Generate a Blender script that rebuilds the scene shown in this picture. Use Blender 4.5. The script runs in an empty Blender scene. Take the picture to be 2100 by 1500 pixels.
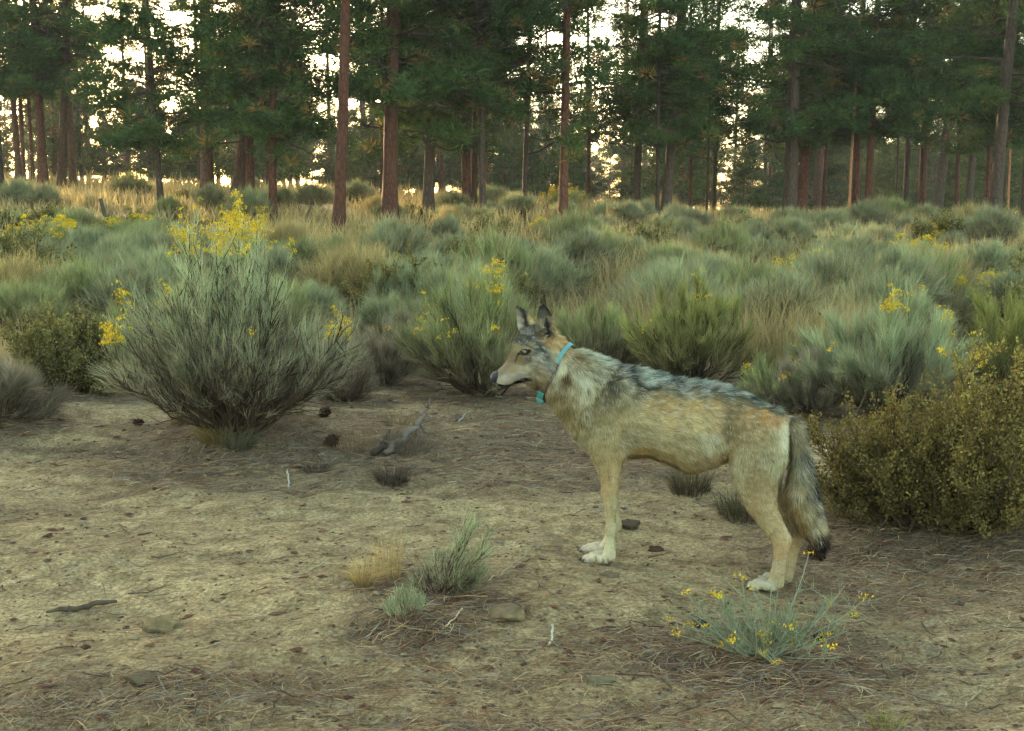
import bpy, math, random
import numpy as np
from mathutils import Vector

sc = bpy.context.scene
D = bpy.data

# ------------------------------------------------------------------ camera, world, sun, exposure
F_PX = 2535.0            # focal length in pixels of a 2100 wide picture
CAM_H = 1.36
PITCH = math.atan(340.0 / F_PX)
cam_d = D.cameras.new("camera")
cam_d.sensor_width = 36.0
cam_d.lens = 36.0 * F_PX / 2100.0
cam_d.clip_start = 0.05
cam_d.clip_end = 2000.0
cam = D.objects.new("camera", cam_d)
cam.location = (0, 0, CAM_H)
cam.rotation_euler = (math.pi / 2 - PITCH, 0, 0)
sc.collection.objects.link(cam)
sc.camera = cam

SUN_AZ = math.radians(-27.0)     # measured from +Y (view direction), negative = to the left
SUN_EL = math.radians(11.5)
world = D.worlds.new("World")
sc.world = world
world.use_nodes = True
wn = world.node_tree.nodes
wl = world.node_tree.links
for n_ in list(wn):
    wn.remove(n_)
sky = wn.new("ShaderNodeTexSky")
sky.sky_type = 'NISHITA'
sky.sun_disc = False
sky.sun_elevation = SUN_EL
sky.sun_rotation = SUN_AZ
sky.altitude = 1300
sky.air_density = 1.0
sky.dust_density = 4.0
sky.ozone_density = 0.6
tint = wn.new("ShaderNodeMix")
tint.data_type = 'RGBA'
tint.blend_type = 'MULTIPLY'
tint.inputs['Factor'].default_value = 1.0
tint.inputs[7].default_value = (1.05, 0.98, 0.79, 1)
bg = wn.new("ShaderNodeBackground")
bg.inputs['Strength'].default_value = 0.15
wo = wn.new("ShaderNodeOutputWorld")
wl.new(sky.outputs[0], tint.inputs[6])
wl.new(tint.outputs[2], bg.inputs['Color'])
wl.new(bg.outputs[0], wo.inputs['Surface'])

sun_d = D.lights.new("sun", 'SUN')
sun_d.energy = 3.0
sun_d.angle = math.radians(0.5)
sun_d.color = (1.0, 0.72, 0.42)
sun = D.objects.new("sun", sun_d)
sdir = Vector((math.sin(SUN_AZ) * math.cos(SUN_EL), math.cos(SUN_AZ) * math.cos(SUN_EL), math.sin(SUN_EL)))
sun.rotation_euler = sdir.to_track_quat('Z', 'Y').to_euler()
sun.location = (-20, 30, 30)
sc.collection.objects.link(sun)

sc.view_settings.view_transform = 'Standard'
sc.view_settings.look = 'None'
sc.view_settings.exposure = 3.45
sc.view_settings.gamma = 1.0
sc.render.engine = 'CYCLES'
sc.cycles.max_bounces = 5
sc.cycles.diffuse_bounces = 3
sc.cycles.transmission_bounces = 3
sc.cycles.transparent_max_bounces = 6
sc.cycles.volume_bounces = 0
sc.cycles.use_denoising = True

rng = np.random.default_rng(11)

# ------------------------------------------------------------------ projection helpers
cp, sp = math.cos(PITCH), math.sin(PITCH)
CAM = np.array([0, 0, CAM_H])
FW = np.array([0, cp, -sp]); UP = np.array([0, sp, cp]); RT = np.array([1.0, 0, 0])

def ray(px, py):
    return FW + RT * (px - 1050.0) / F_PX + UP * (750.0 - py) / F_PX

def project(P):
    d = P - CAM
    t = d @ FW
    return 1050 + F_PX * (d @ RT) / t, 750 - F_PX * (d @ UP) / t

def srgb(r, g=None, b=None, k=1.0):
    if g is None:
        r, g, b = r
    c = np.array([r, g, b], float) / 255.0
    c = np.where(c <= 0.04045, c / 12.92, ((c + 0.055) / 1.055) ** 2.4)
    return c * k

def sm(a, b, x):
    t = np.clip((x - a) / (b - a), 0, 1)
    return t * t * (3 - 2 * t)

# ------------------------------------------------------------------ noise + terrain
_lat = np.random.default_rng(5).random((256, 256))
def vnoise(x, y):
    xi = np.floor(x).astype(int); yi = np.floor(y).astype(int)
    xf = x - xi; yf = y - yi
    u = xf * xf * (3 - 2 * xf); v = yf * yf * (3 - 2 * yf)
    a = _lat[xi & 255, yi & 255]; b = _lat[(xi + 1) & 255, yi & 255]
    c = _lat[xi & 255, (yi + 1) & 255]; d = _lat[(xi + 1) & 255, (yi + 1) & 255]
    return (a * (1 - u) + b * u) * (1 - v) + (c * (1 - u) + d * u) * v - 0.5

def edge_py(u):
    """picture height at which the ground ends under the pines, for u = X / Y"""
    px = 1050 + u * F_PX
    return np.interp(px, [-900, 0, 350, 700, 900, 1100, 1400, 1650, 2100, 3000],
                     [372, 379, 384, 400, 412, 424, 450, 462, 462, 460])

MOUNDS = []   # (x, y, radius, height)
WOLF_L = np.array([math.cos(math.radians(20)), -math.sin(math.radians(20)), 0.0])
WOLF_N = np.array([-math.sin(math.radians(20)), -math.cos(math.radians(20)), 0.0])
WF = np.array([0.343, 4.56])
WSLOPE = -0.075

def terrain(x, y):
    x = np.asarray(x, float); y = np.asarray(y, float)
    ys = np.maximum(y, 4.0)
    u = np.clip(x / ys, -0.9, 0.9)
    e = edge_py(u)
    far = CAM_H + (408.0 - e) / F_PX * ys * (1.0 + 0.0)
    mid = 0.0
    t = sm(11, 46, y)
    far = np.where(y > 46, CAM_H + (408.0 - e) / F_PX * 46 + (y - 46) * (np.maximum(408.0 - e, -60) + 8) / F_PX, far)
    z = mid * (1 - t) + far * t
    z = z + 0.28 * vnoise(x / 9 + 3.1, y / 9 + 7.7) * sm(11, 20, y) * (1 - sm(60, 90, y) * 0.3)
    z = z + 0.10 * vnoise(x / 1.7 + 13.1, y / 1.7 + 2.7) * sm(1.5, 7, np.abs(y - 4.6) + 0.6 * np.abs(x - .6)) 
    # local fall of the ground towards the wolf's hind feet
    s = (x - WF[0]) * WOLF_L[0] + (y - WF[1]) * WOLF_L[1]
    z = z + WSLOPE * np.clip(s, -0.3, 1.2) * np.exp(-(((x - 0.7) / 1.5) ** 2 + ((y - 4.5) / 1.6) ** 2))
    fine = 0.045 * vnoise(x / 1.1 + 8, y / .8 + 3) + 0.045 * vnoise(x / 0.42 + 40, y / 0.30 + 9) + 0.026 * vnoise(x / 0.16 + 4, y / 0.12 + 19) + 0.010 * vnoise(x / .07, y / .06)
    wolfmask = 1 - 0.85 * np.exp(-(((x - 0.65) / 0.55) ** 2 + ((y - 4.5) / 0.35) ** 2))
    z = z + fine * wolfmask * (1 - sm(14, 30, y) * .5)
    # low sandy bank in front of the shrubs on the left, trodden hollow before it
    z = z + 0.05 * sm(6.3, 7.0, y + 0.5 * vnoise(x / .8, y / .8)) * sm(0.6, -1.2, x) * sm(12, 9, y)
    for (mx, my, r, h) in MOUNDS:
        z = z + h * np.exp(-((x - mx) ** 2 + (y - my) ** 2) / (r * r))
    return z

def ground_hit(px, py):
    d = ray(px, py)
    t0 = 2.0
    prev = None
    ts = 2.0 * 1.012 ** np.arange(420)
    P = CAM[None, :] + ts[:, None] * d[None, :]
    g = P[:, 2] - terrain(P[:, 0], P[:, 1])
    idx = np.where(g < 0)[0]
    if len(idx) == 0:
        i = np.argmin(np.abs(g[ts < 150])) if np.any(ts < 150) else 0
        t = ts[i]
    else:
        i = idx[0]
        t = ts[i - 1] + (ts[i] - ts[i - 1]) * g[i - 1] / (g[i - 1] - g[i] + 1e-9) if i > 0 else ts[0]
    p = CAM + t * d
    return np.array([p[0], p[1], float(terrain(p[0], p[1]))]), t

# ------------------------------------------------------------------ mesh helpers
def tag(o, label=None, cat=None, group=None, kind=None):
    if label: o['label'] = label
    if cat: o['category'] = cat
    if group: o['group'] = group
    if kind: o['kind'] = kind
    return o

def empty(name, loc, rz=0.0, scale=1.0):
    o = D.objects.new(name, None)
    o.empty_display_size = 0.2
    o.location = [float(v) for v in loc]
    o.rotation_euler = (0, 0, rz)
    o.scale = (scale,) * 3
    sc.collection.objects.link(o)
    return o

def build(name, V, F, C=None, mat=None, parent=None, smooth=False, normals=None, link=True, origin=None):
    """V n x 3; F list of index arrays (m x 3 / m x 4)"""
    V = np.asarray(V, np.float32)
    if origin is not None:
        V = V - np.asarray(origin, np.float32)
    me = D.meshes.new(name)
    Fs = [np.asarray(f, np.int32) for f in F if len(f)]
    nl = sum(f.size for f in Fs); nf = sum(len(f) for f in Fs)
    me.vertices.add(len(V)); me.loops.add(nl); me.polygons.add(nf)
    me.vertices.foreach_set('co', V.ravel())
    me.loops.foreach_set('vertex_index', np.concatenate([f.ravel() for f in Fs]))
    sizes = np.concatenate([np.full(len(f), f.shape[1]) for f in Fs])
    starts = np.concatenate([[0], np.cumsum(sizes)[:-1]]).astype(np.int32)
    me.polygons.foreach_set('loop_start', starts)
    me.update(calc_edges=True)
    me.polygons.foreach_set('use_smooth', np.full(nf, bool(smooth)))
    if C is not None:
        C = np.asarray(C, np.float32)
        if C.shape[1] == 3:
            C = np.concatenate([C, np.ones((len(C), 1), np.float32)], 1)
        a = me.color_attributes.new("Col", 'FLOAT_COLOR', 'POINT')
        a.data.foreach_set('color', C.ravel())
    if normals is not None:
        me.polygons.foreach_set('use_smooth', np.ones(nf, bool))
        me.normals_split_custom_set_from_vertices(np.asarray(normals, np.float32))
    if mat: me.materials.append(mat)
    o = D.objects.new(name, me)
    if origin is not None: o.location = [float(v) for v in origin]
    if link: sc.collection.objects.link(o)
    if parent is not None: o.parent = parent
    return o

class MB:
    def __init__(s):
        s.V = []; s.T = []; s.Q = []; s.C = []; s.N = []; s.n = 0
    def add(s, V, T=None, Q=None, C=None, N=None):
        V = np.asarray(V, float)
        if T is not None and len(T): s.T.append(np.asarray(T, int) + s.n)
        if Q is not None and len(Q): s.Q.append(np.asarray(Q, int) + s.n)
        s.V.append(V); s.n += len(V)
        if C is not None:
            C = np.asarray(C, float)
            if C.ndim == 1: C = np.tile(C, (len(V), 1))
            s.C.append(C)
        if N is not None: s.N.append(N)
    def tube(s, pts, rad, sides=5, C=(.1, .1, .1), cap=True):
        pts = np.asarray(pts, float); n = len(pts)
        rad = np.broadcast_to(np.asarray(rad, float), (n,))
        t = np.gradient(pts, axis=0); t /= np.linalg.norm(t, axis=1)[:, None] + 1e-9
        ref = np.array([0.31, 0.52, 0.79]) if abs(t[0] @ np.array([.31, .52, .79])) < .9 else np.array([1., 0, 0])
        a = np.cross(t, ref); a /= np.linalg.norm(a, axis=1)[:, None] + 1e-9
        b = np.cross(t, a)
        th = np.arange(sides) * 2 * math.pi / sides
        R = pts[:, None, :] + rad[:, None, None] * (a[:, None, :] * np.cos(th)[None, :, None] + b[:, None, :] * np.sin(th)[None, :, None])
        V = R.reshape(-1, 3)
        i = np.arange(n - 1)[:, None] * sides; j = np.arange(sides)[None, :]; k = (j + 1) % sides
        Q = np.stack([i + j, i + k, i + k + sides, i + j + sides], -1).reshape(-1, 4)
        T = []
        if cap:
            V = np.concatenate([V, pts[:1], pts[-1:]])
            c0 = n * sides; c1 = c0 + 1
            for q in range(sides):
                T.append((c0, (q + 1) % sides, q)); T.append((c1, (n - 1) * sides + q, (n - 1) * sides + (q + 1) % sides))
        C = np.asarray(C, float)
        if C.ndim == 2:
            Cv = np.repeat(C, sides, axis=0)
            if cap: Cv = np.concatenate([Cv, C[:1], C[-1:]])
        else: Cv = C
        s.add(V, T, Q, Cv)
    def tris(s, P0, D_, width, C0, C1=None, side=None, r=None):
        """thin single triangle strands"""
        r = r or rng
        n = len(P0)
        d = D_ / (np.linalg.norm(D_, axis=1)[:, None] + 1e-9)
        if side is None:
            side = np.cross(d, r.normal(size=(n, 3)))
        side = side / (np.linalg.norm(side, axis=1)[:, None] + 1e-9)
        w = np.broadcast_to(np.asarray(width, float), (n,))[:, None] * .5
        V = np.stack([P0 - side * w, P0 + side * w, P0 + D_], 1).reshape(-1, 3)
        T = np.arange(3 * n).reshape(-1, 3)
        C1 = C0 if C1 is None else C1
        s.add(V, T, None, np.stack([C0, C0, C1], 1).reshape(-1, 3))
    def ribbons(s, P0, P1, P2, width, C0, C1=None, r=None, side=None, N=None):
        """two segment bent strands: quad then tip triangle"""
        r = r or rng
        n = len(P0)
        d = P2 - P0
        if side is None:
            side = np.cross(d, r.normal(size=(n, 3)))
        side = side / (np.linalg.norm(side, axis=1)[:, None] + 1e-9)
        w = np.broadcast_to(np.asarray(width, float), (n,))[:, None] * .5
        V = np.stack([P0 - side * w, P0 + side * w, P1 + side * w * .8, P1 - side * w * .8, P2], 1).reshape(-1, 3)
        b = np.arange(n)[:, None] * 5
        Q = b + np.array([[0, 1, 2, 3]]); T = b + np.array([[3, 2, 4]])
        C1 = C0 if C1 is None else C1
        Cm = (C0 + C1) / 2
        s.add(V, T, Q, np.stack([C0, C0, Cm, Cm, C1], 1).reshape(-1, 3), None if N is None else np.repeat(N, 5, axis=0))
    def out(s, name, mat, parent=None, smooth=False, link=True, origin=None):
        V = np.concatenate(s.V)
        F = []
        if s.T: F.append(np.concatenate(s.T))
        if s.Q: F.append(np.concatenate(s.Q))
        C = np.concatenate(s.C) if s.C else None
        N = np.concatenate(s.N) if s.N else None
        return build(name, V, F, C, mat, parent, smooth, N, link, origin)

# ------------------------------------------------------------------ materials
def mat_attr(name, rough=.75, transl=0.0, spec=.2, bump=None, mul=1.0, noise=None, hsv_random=0.0):
    m = D.materials.new(name); m.use_nodes = True
    nt = m.node_tree; N = nt.nodes; L = nt.links
    N.clear()
    out = N.new("ShaderNodeOutputMaterial")
    at = N.new("ShaderNodeAttribute"); at.attribute_name = "Col"
    col = at.outputs['Color']
    if hsv_random:
        oi = N.new("ShaderNodeObjectInfo")
        mr = N.new("ShaderNodeMapRange"); mr.inputs['To Min'].default_value = 1 - hsv_random; mr.inputs['To Max'].default_value = 1 + hsv_random
        L.new(oi.outputs['Random'], mr.inputs['Value'])
        hs = N.new("ShaderNodeHueSaturation")
        L.new(mr.outputs[0], hs.inputs['Value']); L.new(col, hs.inputs['Color'])
        col = hs.outputs[0]
    if noise:
        tc = N.new("ShaderNodeTexCoord")
        nz = N.new("ShaderNodeTexNoise"); nz.inputs['Scale'].default_value = noise[0]; nz.inputs['Detail'].default_value = 4
        L.new(tc.outputs['Object'], nz.inputs['Vector'])
        mr2 = N.new("ShaderNodeMapRange"); mr2.inputs['From Min'].default_value = .25; mr2.inputs['From Max'].default_value = .75
        mr2.inputs['To Min'].default_value = 1 - noise[1]; mr2.inputs['To Max'].default_value = 1 + noise[1]
        L.new(nz.outputs[0], mr2.inputs['Value'])
        hs2 = N.new("ShaderNodeHueSaturation")
        L.new(mr2.outputs[0], hs2.inputs['Value']); L.new(col, hs2.inputs['Color'])
        col = hs2.outputs[0]
    if transl > 0:
        df = N.new("ShaderNodeBsdfDiffuse"); tr = N.new("ShaderNodeBsdfTranslucent"); mx = N.new("ShaderNodeMixShader")
        mx.inputs[0].default_value = transl
        L.new(col, df.inputs['Color']); L.new(col, tr.inputs['Color'])
        L.new(df.outputs[0], mx.inputs[1]); L.new(tr.outputs[0], mx.inputs[2])
        L.new(mx.outputs[0], out.inputs['Surface'])
    else:
        pb = N.new("ShaderNodeBsdfPrincipled")
        pb.inputs['Roughness'].default_value = rough
        pb.inputs['Specular IOR Level'].default_value = spec
        L.new(col, pb.inputs['Base Color'])
        if bump:
            tc = N.new("ShaderNodeTexCoord")
            nb = N.new("ShaderNodeTexNoise"); nb.inputs['Scale'].default_value = bump[0]; nb.inputs['Detail'].default_value = 6
            bp = N.new("ShaderNodeBump"); bp.inputs['Strength'].default_value = bump[1]; bp.inputs['Distance'].default_value = bump[2]
            L.new(tc.outputs['Object'], nb.inputs['Vector']); L.new(nb.outputs[0], bp.inputs['Height']); L.new(bp.outputs[0], pb.inputs['Normal'])
        L.new(pb.outputs[0], out.inputs['Surface'])
    return m

M_LEAF = mat_attr("shrub_leaf", transl=.3)
M_NEEDLE = mat_attr("pine_needles", transl=.30, hsv_random=.22)
M_TWIG = mat_attr("woody_twig", rough=.85, spec=.1)
M_GRASS = mat_attr("dry_grass_blade", transl=.35)
M_FLOWER = mat_attr("yellow_petal", transl=.25)
M_FUR = mat_attr("fur", transl=.16)
M_SKIN = mat_attr("undercoat", rough=.9, spec=.05)
M_ROCK = mat_attr("rough_rock", rough=.9, spec=.15, bump=(60, .6, .01), noise=(25, .25))
HAZE = True
M_LITTER = mat_attr("litter", rough=.8, spec=.1)

def mat_plain(name, col, rough=.5, spec=.3):
    m = D.materials.new(name); m.use_nodes = True
    pb = m.node_tree.nodes['Principled BSDF']
    nz = m.node_tree.nodes.new("ShaderNodeTexNoise"); nz.inputs['Scale'].default_value = 120
    mx = m.node_tree.nodes.new("ShaderNodeMix"); mx.data_type = 'RGBA'
    mx.inputs[6].default_value = (*[c * .8 for c in col], 1); mx.inputs[7].default_value = (*[min(1, c * 1.15) for c in col], 1)
    m.node_tree.links.new(nz.outputs[0], mx.inputs['Factor'])
    m.node_tree.links.new(mx.outputs[2], pb.inputs['Base Color'])
    pb.inputs['Roughness'].default_value = rough
    pb.inputs['Specular IOR Level'].default_value = spec
    return m

def mat_bark(name, c_light, c_dark, c_plate):
    m = D.materials.new(name); m.use_nodes = True
    nt = m.node_tree; N = nt.nodes; L = nt.links
    pb = N['Principled BSDF']; pb.inputs['Roughness'].default_value = .9; pb.inputs['Specular IOR Level'].default_value = .1
    tc = N.new("ShaderNodeTexCoord")
    mp = N.new("ShaderNodeMapping"); mp.inputs['Scale'].default_value = (1, 1, .30)
    L.new(tc.outputs['Object'], mp.inputs['Vector'])
    vo = N.new("ShaderNodeTexVoronoi"); vo.feature = 'DISTANCE_TO_EDGE'; vo.inputs['Scale'].default_value = 15
    n1 = N.new("ShaderNodeTexNoise"); n1.inputs['Scale'].default_value = 5; n1.inputs['Detail'].default_value = 5
    L.new(mp.outputs[0], vo.inputs['Vector']); L.new(mp.outputs[0], n1.inputs['Vector'])
    r1 = N.new("ShaderNodeValToRGB")
    r1.color_ramp.elements[0].position = .0; r1.color_ramp.elements[0].color = (*c_dark, 1)
    r1.color_ramp.elements[1].position = .16; r1.color_ramp.elements[1].color = (*c_light, 1)
    L.new(vo.outputs['Distance'], r1.inputs[0])
    mx = N.new("ShaderNodeMix"); mx.data_type = 'RGBA'
    L.new(n1.outputs[0], mx.inputs['Factor']); L.new(r1.outputs[0], mx.inputs[6]); mx.inputs[7].default_value = (*c_plate, 1)
    oi = N.new("ShaderNodeObjectInfo")
    mr = N.new("ShaderNodeMapRange"); mr.inputs['To Min'].default_value = .75; mr.inputs['To Max'].default_value = 1.3
    hs = N.new("ShaderNodeHueSaturation")
    L.new(oi.outputs['Random'], mr.inputs['Value']); L.new(mr.outputs[0], hs.inputs['Value']); L.new(mx.outputs[2], hs.inputs['Color'])
    L.new(hs.outputs[0], pb.inputs['Base Color'])
    bp = N.new("ShaderNodeBump"); bp.inputs['Strength'].default_value = .8; bp.inputs['Distance'].default_value = .04
    L.new(vo.outputs['Distance'], bp.inputs['Height']); L.new(bp.outputs[0], pb.inputs['Normal'])
    return m

M_BARK_RED = mat_bark("bark_red", (.092, .036, .020), (.016, .009, .007), (.055, .026, .016))
M_BARK_GREY = mat_bark("bark_grey", (.058, .042, .029), (.014, .011, .009), (.040, .026, .018))
M_BARK_TAN = mat_bark("bark_tan", (.100, .054, .032), (.024, .015, .010), (.066, .037, .022))
M_BARK_ORANGE_SUNLIT = mat_bark("bark_orange_sunlit", (.45, .20, .09), (.22, .10, .05), (.40, .20, .10))  # orange bark, with sunlight painted into its bright tone

def at(px, py):
    p, t = ground_hit(px, py)
    return p, t / F_PX        # ground point, metres per picture pixel there

_pA, _sA = at(485, 893)
MOUNDS.append((_pA[0], _pA[1] + .1, .42, .05))
# the sand gives a little under each paw
for fx, fy, fz in ((.330, 4.561, -.0165), (.331, 4.737, -.0120), (.922, 4.352, .0045), (.985, 4.492, -.0170)):
    MOUNDS.append((fx, fy, .10, fz))
BUSH_LITTER = []     # (x, y, radius): needle litter gathers under these bushes
def note(p, r): BUSH_LITTER.append((float(p[0]), float(p[1]), float(r)))

# ------------------------------------------------------------------ ground sheet
def ground_material():
    m = D.materials.new("sandy_ground"); m.use_nodes = True
    nt = m.node_tree; N = nt.nodes; L = nt.links
    pb = N['Principled BSDF']; pb.inputs['Roughness'].default_value = .95; pb.inputs['Specular IOR Level'].default_value = .08
    at_ = N.new("ShaderNodeAttribute"); at_.attribute_name = "Col"
    ge = N.new("ShaderNodeNewGeometry")
    def noise(scale, detail, vec_scale=(1, 1, 1)):
        mp = N.new("ShaderNodeMapping"); mp.inputs['Scale'].default_value = vec_scale
        L.new(ge.outputs['Position'], mp.inputs['Vector'])
        nz = N.new("ShaderNodeTexNoise"); nz.inputs['Scale'].default_value = scale; nz.inputs['Detail'].default_value = detail
        nz.inputs['Roughness'].default_value = .65
        L.new(mp.outputs[0], nz.inputs['Vector'])
        return nz.outputs[0]
    def ramp(src, a, b):
        mr = N.new("ShaderNodeMapRange"); mr.inputs['From Min'].default_value = a; mr.inputs['From Max'].default_value = b
        mr.interpolation_type = 'SMOOTHSTEP'
        L.new(src, mr.inputs['Value']); return mr.outputs[0]
    def mix(f, a, b, mode='MIX'):
        mx = N.new("ShaderNodeMix"); mx.data_type = 'RGBA'; mx.blend_type = mode
        if isinstance(f, float): mx.inputs['Factor'].default_value = f
        else: L.new(f, mx.inputs['Factor'])
        for i, s in ((6, a), (7, b)):
            if isinstance(s, tuple): mx.inputs[i].default_value = (*s, 1)
            else: L.new(s, mx.inputs[i])
        return mx.outputs[2]
    base = at_.outputs['Color']
    f1 = ramp(noise(9, 6), .3, .7)
    g1 = mix(f1, (.66, .63, .60), (1.28, 1.27, 1.25))
    c = mix(1.0, base, g1, 'MULTIPLY')
    f2 = ramp(noise(70, 3), .35, .7)
    g2 = mix(f2, (.60, .58, .55), (1.26, 1.26, 1.25))
    c = mix(1.0, c, g2, 'MULTIPLY')
    # dark reddish specks of bark and cone scales
    f3 = ramp(noise(26, 3, (1, 1.8, 1)), .58, .68)
    mul = N.new("ShaderNodeMath"); mul.operation = 'MULTIPLY'; mul.inputs[1].default_value = .7
    L.new(f3, mul.inputs[0])
    c = mix(mul.outputs[0], c, tuple(srgb(92, 66, 44) * .7))
    L.new(c, pb.inputs['Base Color'])
    ad = N.new("ShaderNodeMath"); ad.operation = 'ADD'
    L.new(noise(28, 6), ad.inputs[0]); L.new(noise(110, 4), ad.inputs[1])
    bp = N.new("ShaderNodeBump"); bp.inputs['Strength'].default_value = .9; bp.inputs['Distance'].default_value = .018
    L.new(ad.outputs[0], bp.inputs['Height']); L.new(bp.outputs[0], pb.inputs['Normal'])
    return m
NG = 620
_a = 2.0; _w = math.asinh(420 / _a)
_t = np.linspace(-_w, _w, NG)
gx = .3 + _a * np.sinh(_t)
gy = 5.0 + _a * np.sinh(_t)
GX, GY = np.meshgrid(gx, gy)
GZ = terrain(GX.ravel(), GY.ravel())
GV = np.stack([GX.ravel(), GY.ravel(), GZ], 1)
_i = (np.arange(NG - 1)[:, None] * NG + np.arange(NG - 1)[None, :]).ravel()
GQ = np.stack([_i, _i + 1, _i + NG + 1, _i + NG], 1)
ground = build('ground', GV, [GQ], np.ones((len(GV), 3)), ground_material(), smooth=True)
tag(ground, 'sandy ground with scattered needle litter', 'ground', kind='structure')

# ------------------------------------------------------------------ pines
def crown_mesh(seed, z0, z1, R, nb, nd, size=.34, young=False, needle=(.14, .26), nwidth=.028, gap=.0, npc=24):
    """branches with clumps of needles around a bare axis; heights in metres above the tree foot"""
    r = np.random.default_rng(seed)
    br, nd_ = MB(), MB()
    CP = []; CS = []
    zs = np.sort(r.uniform(0, 1, nb)) ** (1.0 if young else 1.25)
    for i in range(nb):
        z = z0 + (z1 - z0) * zs[i]
        az = r.uniform(0, 2 * math.pi)
        prof = (1 - zs[i]) ** .7 * .9 + .1 if young else (min(1, .75 + zs[i] * 2.0) * (1 - zs[i] ** 3 * .8))
        L = R * prof * r.uniform(.55, 1.05)
        rise = r.uniform(-.25, .12) if zs[i] < .5 else r.uniform(-.05, .5)
        t = np.linspace(0, 1, 5)[:, None]
        dirv = np.array([math.cos(az), math.sin(az), 0])
        pts = np.array([0, 0, z]) + dirv * L * t + np.array([0, 0, 1]) * (rise * L * t + .16 * L * t ** 2 * (1 if r.random() < .7 else -1))
        pts[1:] += r.normal(size=(4, 3)) * .06 * L ** .5
        br.tube(pts, np.linspace(.045, .012, 5) * (L / 2.5) ** .6 * (.6 if young else 1), 4, srgb(82, 66, 52) * .5, cap=False)
        nc = max(2, int(nd * L / R * r.uniform(.7, 1.3)))
        tt = r.uniform(.25 if young else .38, 1.05, nc)
        f = np.clip(tt, 0, .999) * 4; k = f.astype(int)
        P = pts[k] + (pts[k + 1] - pts[k]) * (f - k)[:, None]
        off = r.normal(size=(nc, 3)) * np.array([.30, .30, .16]) * (L / 2.2) * (1.1 - .3 * tt[:, None])
        P2 = P + off + np.array([0, 0, .06])
        # twig to each clump
        for a_, b_ in zip(P[::2], P2[::2]):
            br.tube([a_, b_], [.012, .006], 3, srgb(80, 66, 52) * .5, cap=False)
        CP.append(P2); CS.append(np.full(nc, size) * r.uniform(.6, 1.25, nc))
    CP = np.concatenate(CP); CS = np.concatenate(CS)
    n = len(CP)
    P = np.repeat(CP, npc, axis=0); S = np.repeat(CS, npc)
    rd = r.normal(size=(n * npc, 3)); rd /= np.linalg.norm(rd, axis=1)[:, None]
    core = P + rd * (S * .42)[:, None] * np.array([1, 1, .55])
    d = rd * np.array([1, 1, .7]) + np.array([0, 0, .25]) + r.normal(size=rd.shape) * .3
    d /= np.linalg.norm(d, axis=1)[:, None]
    L = r.uniform(needle[0], needle[1], n * npc)[:, None]
    tone = np.repeat(r.uniform(.65, 1.25, (n, 1)), npc, axis=0)
    hue = np.repeat(r.random((n, 1)), npc, axis=0)
    base = srgb(70, 84, 40) * (1 - hue) + srgb(54, 74, 44) * hue
    C = base * tone * (1 + .15 * r.normal(size=(n * npc, 1))) * .86
    dead = np.repeat(r.random((n, 1)) < .03, npc, axis=0)
    C = np.where(dead, srgb(140, 110, 60) * .6, C)
    nd_.tris(core, d * L, nwidth, np.clip(C, .008, .6), np.clip(C * 1.2, .008, .6), r=r)
    return br, nd_

PROTO = []
def make_crown_proto(seed, **kw):
    br, nd = crown_mesh(seed, **kw)
    b = br.out('crown_branches', M_TWIG, link=False)
    n = nd.out('crown', M_NEEDLE, link=False)
    return b.data, n.data
# ordinary crowns, start at 4 m, end at 19 m
CR = [make_crown_proto(200 + i, z0=4.0, z1=19.0, R=2.5, nb=110, nd=26, nwidth=.027, npc=32, size=.30) for i in range(5)]
CR_NARROW = [make_crown_proto(220 + i, z0=3.0, z1=15.0, R=1.6, nb=100, nd=18, size=.28, nwidth=.026, npc=30) for i in range(2)]
CR_SPARSE = [make_crown_proto(230 + i, z0=4.0, z1=19.0, R=2.2, nb=74, nd=16, nwidth=.028, npc=30) for i in range(2)]
CR_YOUNG = [make_crown_proto(240 + i, z0=.8, z1=8.0, R=2.5, nb=80, nd=17, young=True, nwidth=.045, size=.40, npc=20) for i in range(4)]
CR_TOP = [make_crown_proto(250 + i, z0=9.5, z1=21.0, R=2.7, nb=55, nd=13) for i in range(2)]

def trunk_mesh(r, rad, H, lean=(0, 0), sides=12, bare_stubs=0, flare=1.0):
    m = MB()
    z = np.concatenate([[-.25, 0, .25, .6, 1.2], np.linspace(2.2, H, 9)])
    fl = 1 + .55 * flare * np.exp(-np.maximum(z, 0) / .35)
    rr = rad * fl * np.clip(1 - .75 * np.maximum(z, 0) / H, .12, 1)
    pts = np.stack([lean[0] * z + .04 * np.sin(z * .35 + r.uniform(0, 6)), lean[1] * z + .03 * np.sin(z * .3), z], 1)
    m.tube(pts, rr, sides, (.1, .1, .1))
    V = m.V[0]
    ang = np.arctan2(V[:, 1] - np.interp(V[:, 2], z, pts[:, 1]), V[:, 0] - np.interp(V[:, 2], z, pts[:, 0]))
    k = 1 + .07 * np.sin(ang * 5 + r.uniform(0, 6)) * np.exp(-np.maximum(V[:, 2], 0) / 1.5) + .03 * r.normal(size=len(V))
    ctr = np.stack([np.interp(V[:, 2], z, pts[:, 0]), np.interp(V[:, 2], z, pts[:, 1])], 1)
    V[:, :2] = ctr + (V[:, :2] - ctr) * k[:, None]
    for i in range(bare_stubs):
        zz = r.uniform(2, min(H, 10)); az = r.uniform(0, 6.28); L = r.uniform(.3, 1.2)
        c = np.array([lean[0] * zz, lean[1] * zz, zz])
        m.tube([c, c + np.array([math.cos(az) * L * .5, math.sin(az) * L * .5, .02]), c + np.array([math.cos(az) * L, math.sin(az) * L, r.uniform(-.1, .2)])], [.025, .016, .008], 4, (.1, .1, .1))
    return m

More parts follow.
